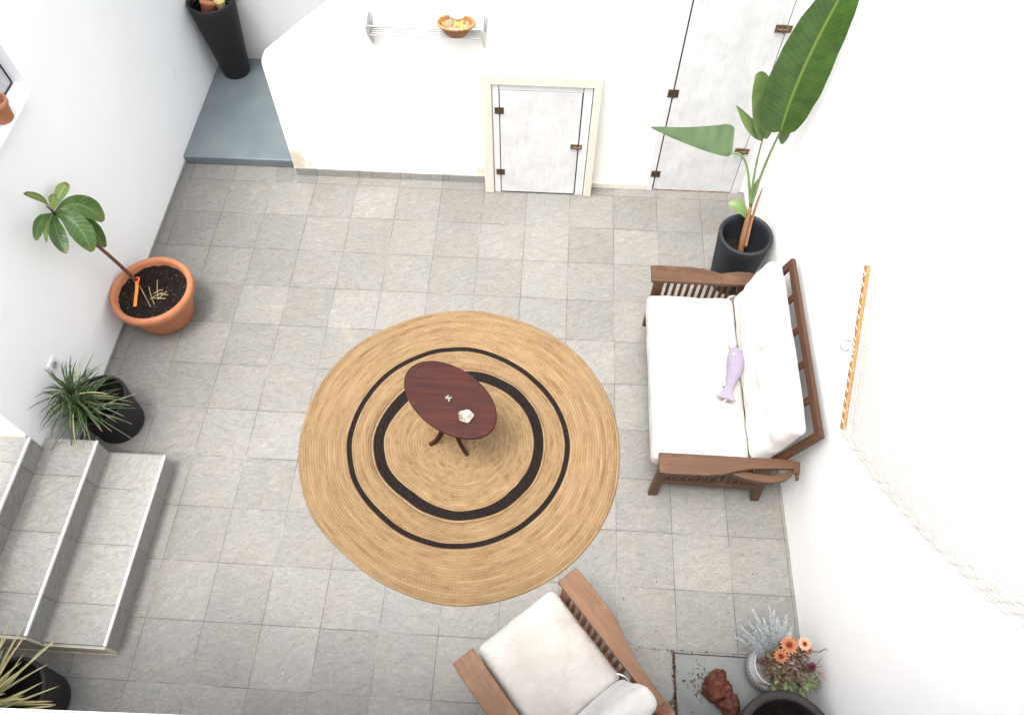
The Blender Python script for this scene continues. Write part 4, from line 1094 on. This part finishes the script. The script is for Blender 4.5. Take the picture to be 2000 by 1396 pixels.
# succulent and clay shard in the taupe pot
c = Vector((4.07, -3.70, .285))
su = thing('succulent', 'light green rosette succulent in the wide dark taupe pot', 'plant', c)
mb = MB()
for i in range(34):
    a = i * 2.4; f = i / 34; el = math.radians(80 - 65 * f); L = .03 + .035 * f
    d = Vector((math.cos(a) * math.cos(el), math.sin(a) * math.cos(el), math.sin(el)))
    mb.leaf([c + Vector((0, 0, .05)), c + Vector((0, 0, .05)) + d * L * .6, c + Vector((0, 0, .05)) + d * L], .011, lambda t: math.sin(PI * (t * .85 + .08)) ** .8, d.cross(Vector((0, 0, 1))), .4, 6, 2)
mb.build('rosette', M['succ'], su, smooth=True)
mb = MB(); mb.tube([c, c + Vector((0, 0, .055))], .007, 8); mb.build('stem', M['stem_green'], su, smooth=True)
mb = MB(); sp_ = [Vector((3.955, -3.66, .28)), Vector((4.00, -3.64, .35)), Vector((4.03, -3.72, .29)), Vector((3.98, -3.78, .275))]
mb.add([*sp_, *[p + Vector((.006, .004, -.010)) for p in sp_]], [(0, 1, 2, 3), (7, 6, 5, 4), (0, 4, 5, 1), (1, 5, 6, 2), (2, 6, 7, 3), (3, 7, 4, 0)])
o = mb.build('clay_shard', mottled('dull clay shard', (.12, .06, .05), (.2, .1, .08), 30, .85, .2, .3), origin=sp_[0]); tag(o, 'broken reddish clay shard stuck in the soil of the wide taupe pot', 'shard')

# ------------------------------------------------------------------ vase and dried flowers
vc = (4.085, -3.385, 0.006)
def vasemat():
    k = N('white and grey zigzag glaze', .4, .4); o = k.tc.outputs['Object']; X, Y, Z = k.sep(o)
    a = k.math('MULTIPLY', k.math('ARCTAN2', Y, X), 14 / (2 * PI)); tri = k.math('PINGPONG', a, .5)
    f = k.math('FRACT', k.math('ADD', k.math('MULTIPLY', Z, 24), k.math('MULTIPLY', tri, 3.2)))
    on = k.math('MULTIPLY', k.smooth(f, .38, .46), k.math('SUBTRACT', 1, k.smooth(f, .92, 1)))
    low = k.math('SUBTRACT', 1, k.smooth(Z, .135, .140))
    fadeb = k.noise(o, 18, 4)
    col = k.mix(k.math('MULTIPLY', k.math('MULTIPLY', on, low), k.math('ADD', .55, fadeb)), (.40, .40, .395), (.085, .095, .10))
    k.color(col); k.bump(on, .2, .002); return k.m
vz = thing('vase', 'rounded white ceramic vase with grey zigzag bands holding dried flowers', 'vase', vc)
mb = MB(); mb.lathe(vc, [(.07, 0), (.082, .006), (.108, .05), (.118, .09), (.116, .13), (.104, .165), (.098, .185), (.100, .198), (.094, .200), (.088, .185), (.09, .15), (.01, .12)], 56); mb.build('vase_body', vasemat(), vz, smooth=True)
bq = thing('dried_bouquet', 'bunch of dried flowers with orange daisies and silvery fern in the zigzag vase', 'flowers', (4.085, -3.385, .15))
hub = Vector((4.09, -3.385, .17)); rnd = random.Random(21)
# filler
def twiggy(mb, mb2, tgt, ntw, spread, leafw, rnd, r0=.0016):
    path = bez([hub + Vector((rnd.uniform(-.04, .04), rnd.uniform(-.04, .04), 0)), hub.lerp(tgt, .55) + Vector((0, 0, .04)), tgt], 7)
    mb.tube(path, r0, 4)
    for k in range(ntw):
        p = path[rnd.randint(3, 7)]; d = Vector((rnd.gauss(0, 1), rnd.gauss(0, 1), rnd.gauss(.3, .8))).normalized()
        q = p + d * spread * rnd.uniform(.4, 1)
        mb.tube([p, q], r0 * .6, 3)
        for m_ in range(2):
            e = q + Vector((rnd.gauss(0, 1), rnd.gauss(0, 1), rnd.gauss(0, 1))).normalized() * leafw * 2.2
            mb2.leaf([p.lerp(q, rnd.random()), q, e], leafw * rnd.uniform(.5, 1.1), lambda t: math.sin(PI * (t * .9 + .05)), d.orthogonal(), .2, 3, 1)
tw = MB(); lf1 = MB(); lf2 = MB(); lf3 = MB()
for i in range(105):
    a = rnd.uniform(0, 2 * PI); r = rnd.random() ** .5 * .135
    tgt = Vector((4.135 + r * math.cos(a) * 1.0, -3.385 + r * math.sin(a) * .95, .30 + rnd.uniform(-.05, .09) - r * .5))
    twiggy(tw, (lf1, lf2, lf3)[rnd.choice((0, 0, 1, 2))], tgt, 7, .04, .008, rnd)
dk = mottled('brown dried sprigs', (.06, .035, .025), (.22, .14, .10), 70, .8, .2, 0)
tw.build('sprigs', dk, bq)
def two(name, a, b): return mottled(name, a, b, 50, .7, .2, 0)
lf1.build('brown_leaves', two('brown dried leaves', (.07, .04, .035), (.23, .14, .10)), bq); lf2.build('olive_leaves', two('olive leaves', (.045, .055, .022), (.14, .155, .07)), bq); lf3.build('mauve_leaves', two('mauve leaves', (.13, .07, .085), (.30, .19, .20)), bq)
# green bigger leaves low
mb = MB()
for i in range(34):
    a = rnd.uniform(-2.4, -.2); r = rnd.uniform(.05, .16); p = Vector((4.13 + r * math.cos(a) * .9, -3.42 + r * math.sin(a) * .7, .30 - r * .35 + rnd.uniform(-.03, .03)))
    d = Vector((math.cos(a), math.sin(a), rnd.uniform(-.2, .6))).normalized(); L = rnd.uniform(.03, .055)
    mb.leaf([p, p + d * L * .5 + Vector((0, 0, .01)), p + d * L], rnd.uniform(.010, .018), pad, d.cross(Vector((0, 0, 1))), .2, 5, 2)
mb.build('green_leaves', leafmat('pale dried green leaf', (.05, .085, .04), (.14, .17, .07), (.3, .33, .18), 6, .06, .6), bq, smooth=True)
# silver fern
mb = MB()
for i in range(22):
    f = i / 21; a = math.radians(80 + 110 * f + rnd.uniform(-8, 8)) if i < 16 else math.radians(rnd.uniform(55, 90))
    L = rnd.uniform(.12, .23) if i < 16 else rnd.uniform(.12, .17); tgt = Vector((4.075 + L * math.cos(a), -3.34 + L * math.sin(a), .30 + rnd.uniform(0, .06)))
    path = bez([hub, hub.lerp(tgt, .5) + Vector((0, 0, .06)), tgt], 24); mb.tube(path, .0014, 4)
    for k in range(8, 25):
        p = path[k]; d0 = (path[min(k + 1, 24)] - path[k - 1]).normalized(); w_ = .032 * (1 - (k - 8) / 18) + .006
        for s in range(6):
            q = p + (d0 * .9 + Vector((rnd.gauss(0, 1), rnd.gauss(0, 1), rnd.gauss(0, 1))).normalized() * .9).normalized() * w_
            mb.tube([p, q], [.0016, .0007], 3)
mb.build('silver_fern', mottled('silvery dried fern', (.20, .225, .24), (.36, .385, .40), 60, .7, .2, 0), bq)
# daisies
def petalmat(n_, a, b, c_):
    k = N(n_, .6, .3); U, V, _ = k.sep(k.tc.outputs['UV']); k.color(k.ramp(U, [(.1, a), (.45, b), (.95, c_)])); return k.m
pm = petalmat('orange daisy petals', (.16, .022, .012), (.22, .05, .018), (.34, .15, .055)); pm2 = petalmat('faded peach petals', (.3, .09, .05), (.42, .18, .11), (.50, .32, .23))
def daisy(c_, nrm, R, mat, n=15):
    c_ = Vector(c_); nrm = Vector(nrm).normalized(); x = nrm.orthogonal().normalized(); y = nrm.cross(x)
    mb = MB()
    for layer in (0, 1):
        for i in range(n):
            a = 2 * PI * (i + layer * .5) / n + rnd.uniform(-.06, .06); d = x * math.cos(a) + y * math.sin(a); r = R * (1 - .22 * layer) * rnd.uniform(.9, 1.05)
            mb.leaf([c_ + d * .004, c_ + d * r * .6 + nrm * (.006 + .004 * layer), c_ + d * r + nrm * rnd.uniform(-.001, .006)], R * .16, lambda t: math.sin(PI * min(1, t * .8 + .14)) ** .6, d.cross(nrm), .15, 6, 2)
    f = mb.build('flower', mat, bq, smooth=True)
    mb = MB(); mb.lathe((0, 0, 0), [(R * .30, 0), (R * .28, .005), (R * .16, .008), (.0005, .009)], 18)
    M3 = Matrix((x, y, nrm)).transposed()
    mb.v = [c_ + M3 @ v for v in mb.v]
    o = mb.build('flower_centre', mottled('dark flower centre', (.03, .008, .008), (.14, .04, .02), 200, .9, .1, .6, 300, .003), bq, smooth=True)
    l = o.location.copy(); o.parent = f; o.location = Vector(world_loc(bq)) * 0 + l
    mb = MB(); mb.tube([c_ - nrm * .002, c_ - nrm * .03, hub], .002, 5); mb.build('flower_stem', dk, bq)
tocam = Vector((2.787 - 4.1, -4.129 + 3.3, 4.2)).normalized()
daisy((4.118, -3.312, .385), tocam + Vector((.05, .1, 0)), .044, pm)
daisy((4.075, -3.365, .370), tocam + Vector((-.1, -.15, 0)), .036, pm, 12)
daisy((4.200, -3.300, .370), tocam + Vector((.3, .2, 0)), .036, pm2, 13)
daisy((4.222, -3.325, .35), tocam + Vector((.6, -.1, 0)), .026, pm, 11)
# protea bud
pc_ = Vector((4.225, -3.405, .36)); mb = MB()
for i in range(26):
    a = i * 2.4; f = i / 26; d = Vector((math.cos(a), math.sin(a), 0)); b = pc_ + d * .012 * f
    mb.leaf([b - tocam * .02, b + d * .020 * (f + .3), b + d * .013 * f + tocam * .026], .009, lambda t: math.sin(PI * (t * .85 + .1)), d.cross(Vector((0, 0, 1))), .3, 5, 2)
mb.build('flower_bud', mottled('maroon bud', (.15, .025, .045), (.48, .20, .24), 60, .6, .3, .2), bq, smooth=True)
mb = MB(); mb.tube(bez([hub, (4.15, -3.39, .28), pc_ - tocam * .01], 8), .004, 6)
mb.tube([(4.15, -3.35, .32), (4.21, -3.345, .37), (4.235, -3.335, .385), (4.255, -3.34, .40), (4.285, -3.325, .415), (4.300, -3.33, .40)], [.006, .005, .004, .0035, .003, .002], 6)
for q in ((4.27, -3.40, .38), (4.285, -3.46, .36), (4.26, -3.37, .42), (4.29, -3.43, .33)): mb.tube(bez([(4.20, -3.40, .30), (4.25, -3.41, .34), q], 6), .0016, 4)
mb.build('long_twig', dk, bq)
mb = MB()
for i in range(60):
    q = Vector(rnd.choice(((4.27, -3.40, .38), (4.285, -3.46, .36), (4.26, -3.37, .42), (4.29, -3.43, .33)))); p = Vector((4.22, -3.40, .32)).lerp(q, rnd.uniform(.3, 1))
    mb.ball(p + Vector((rnd.gauss(0, .007), rnd.gauss(0, .007), rnd.gauss(0, .007))), rnd.uniform(.0015, .003), 5, 4)
mb.build('tiny_buds', mottled('dusty pink buds', (.25, .10, .10), (.48, .26, .26), 60, .7, .2, 0), bq)
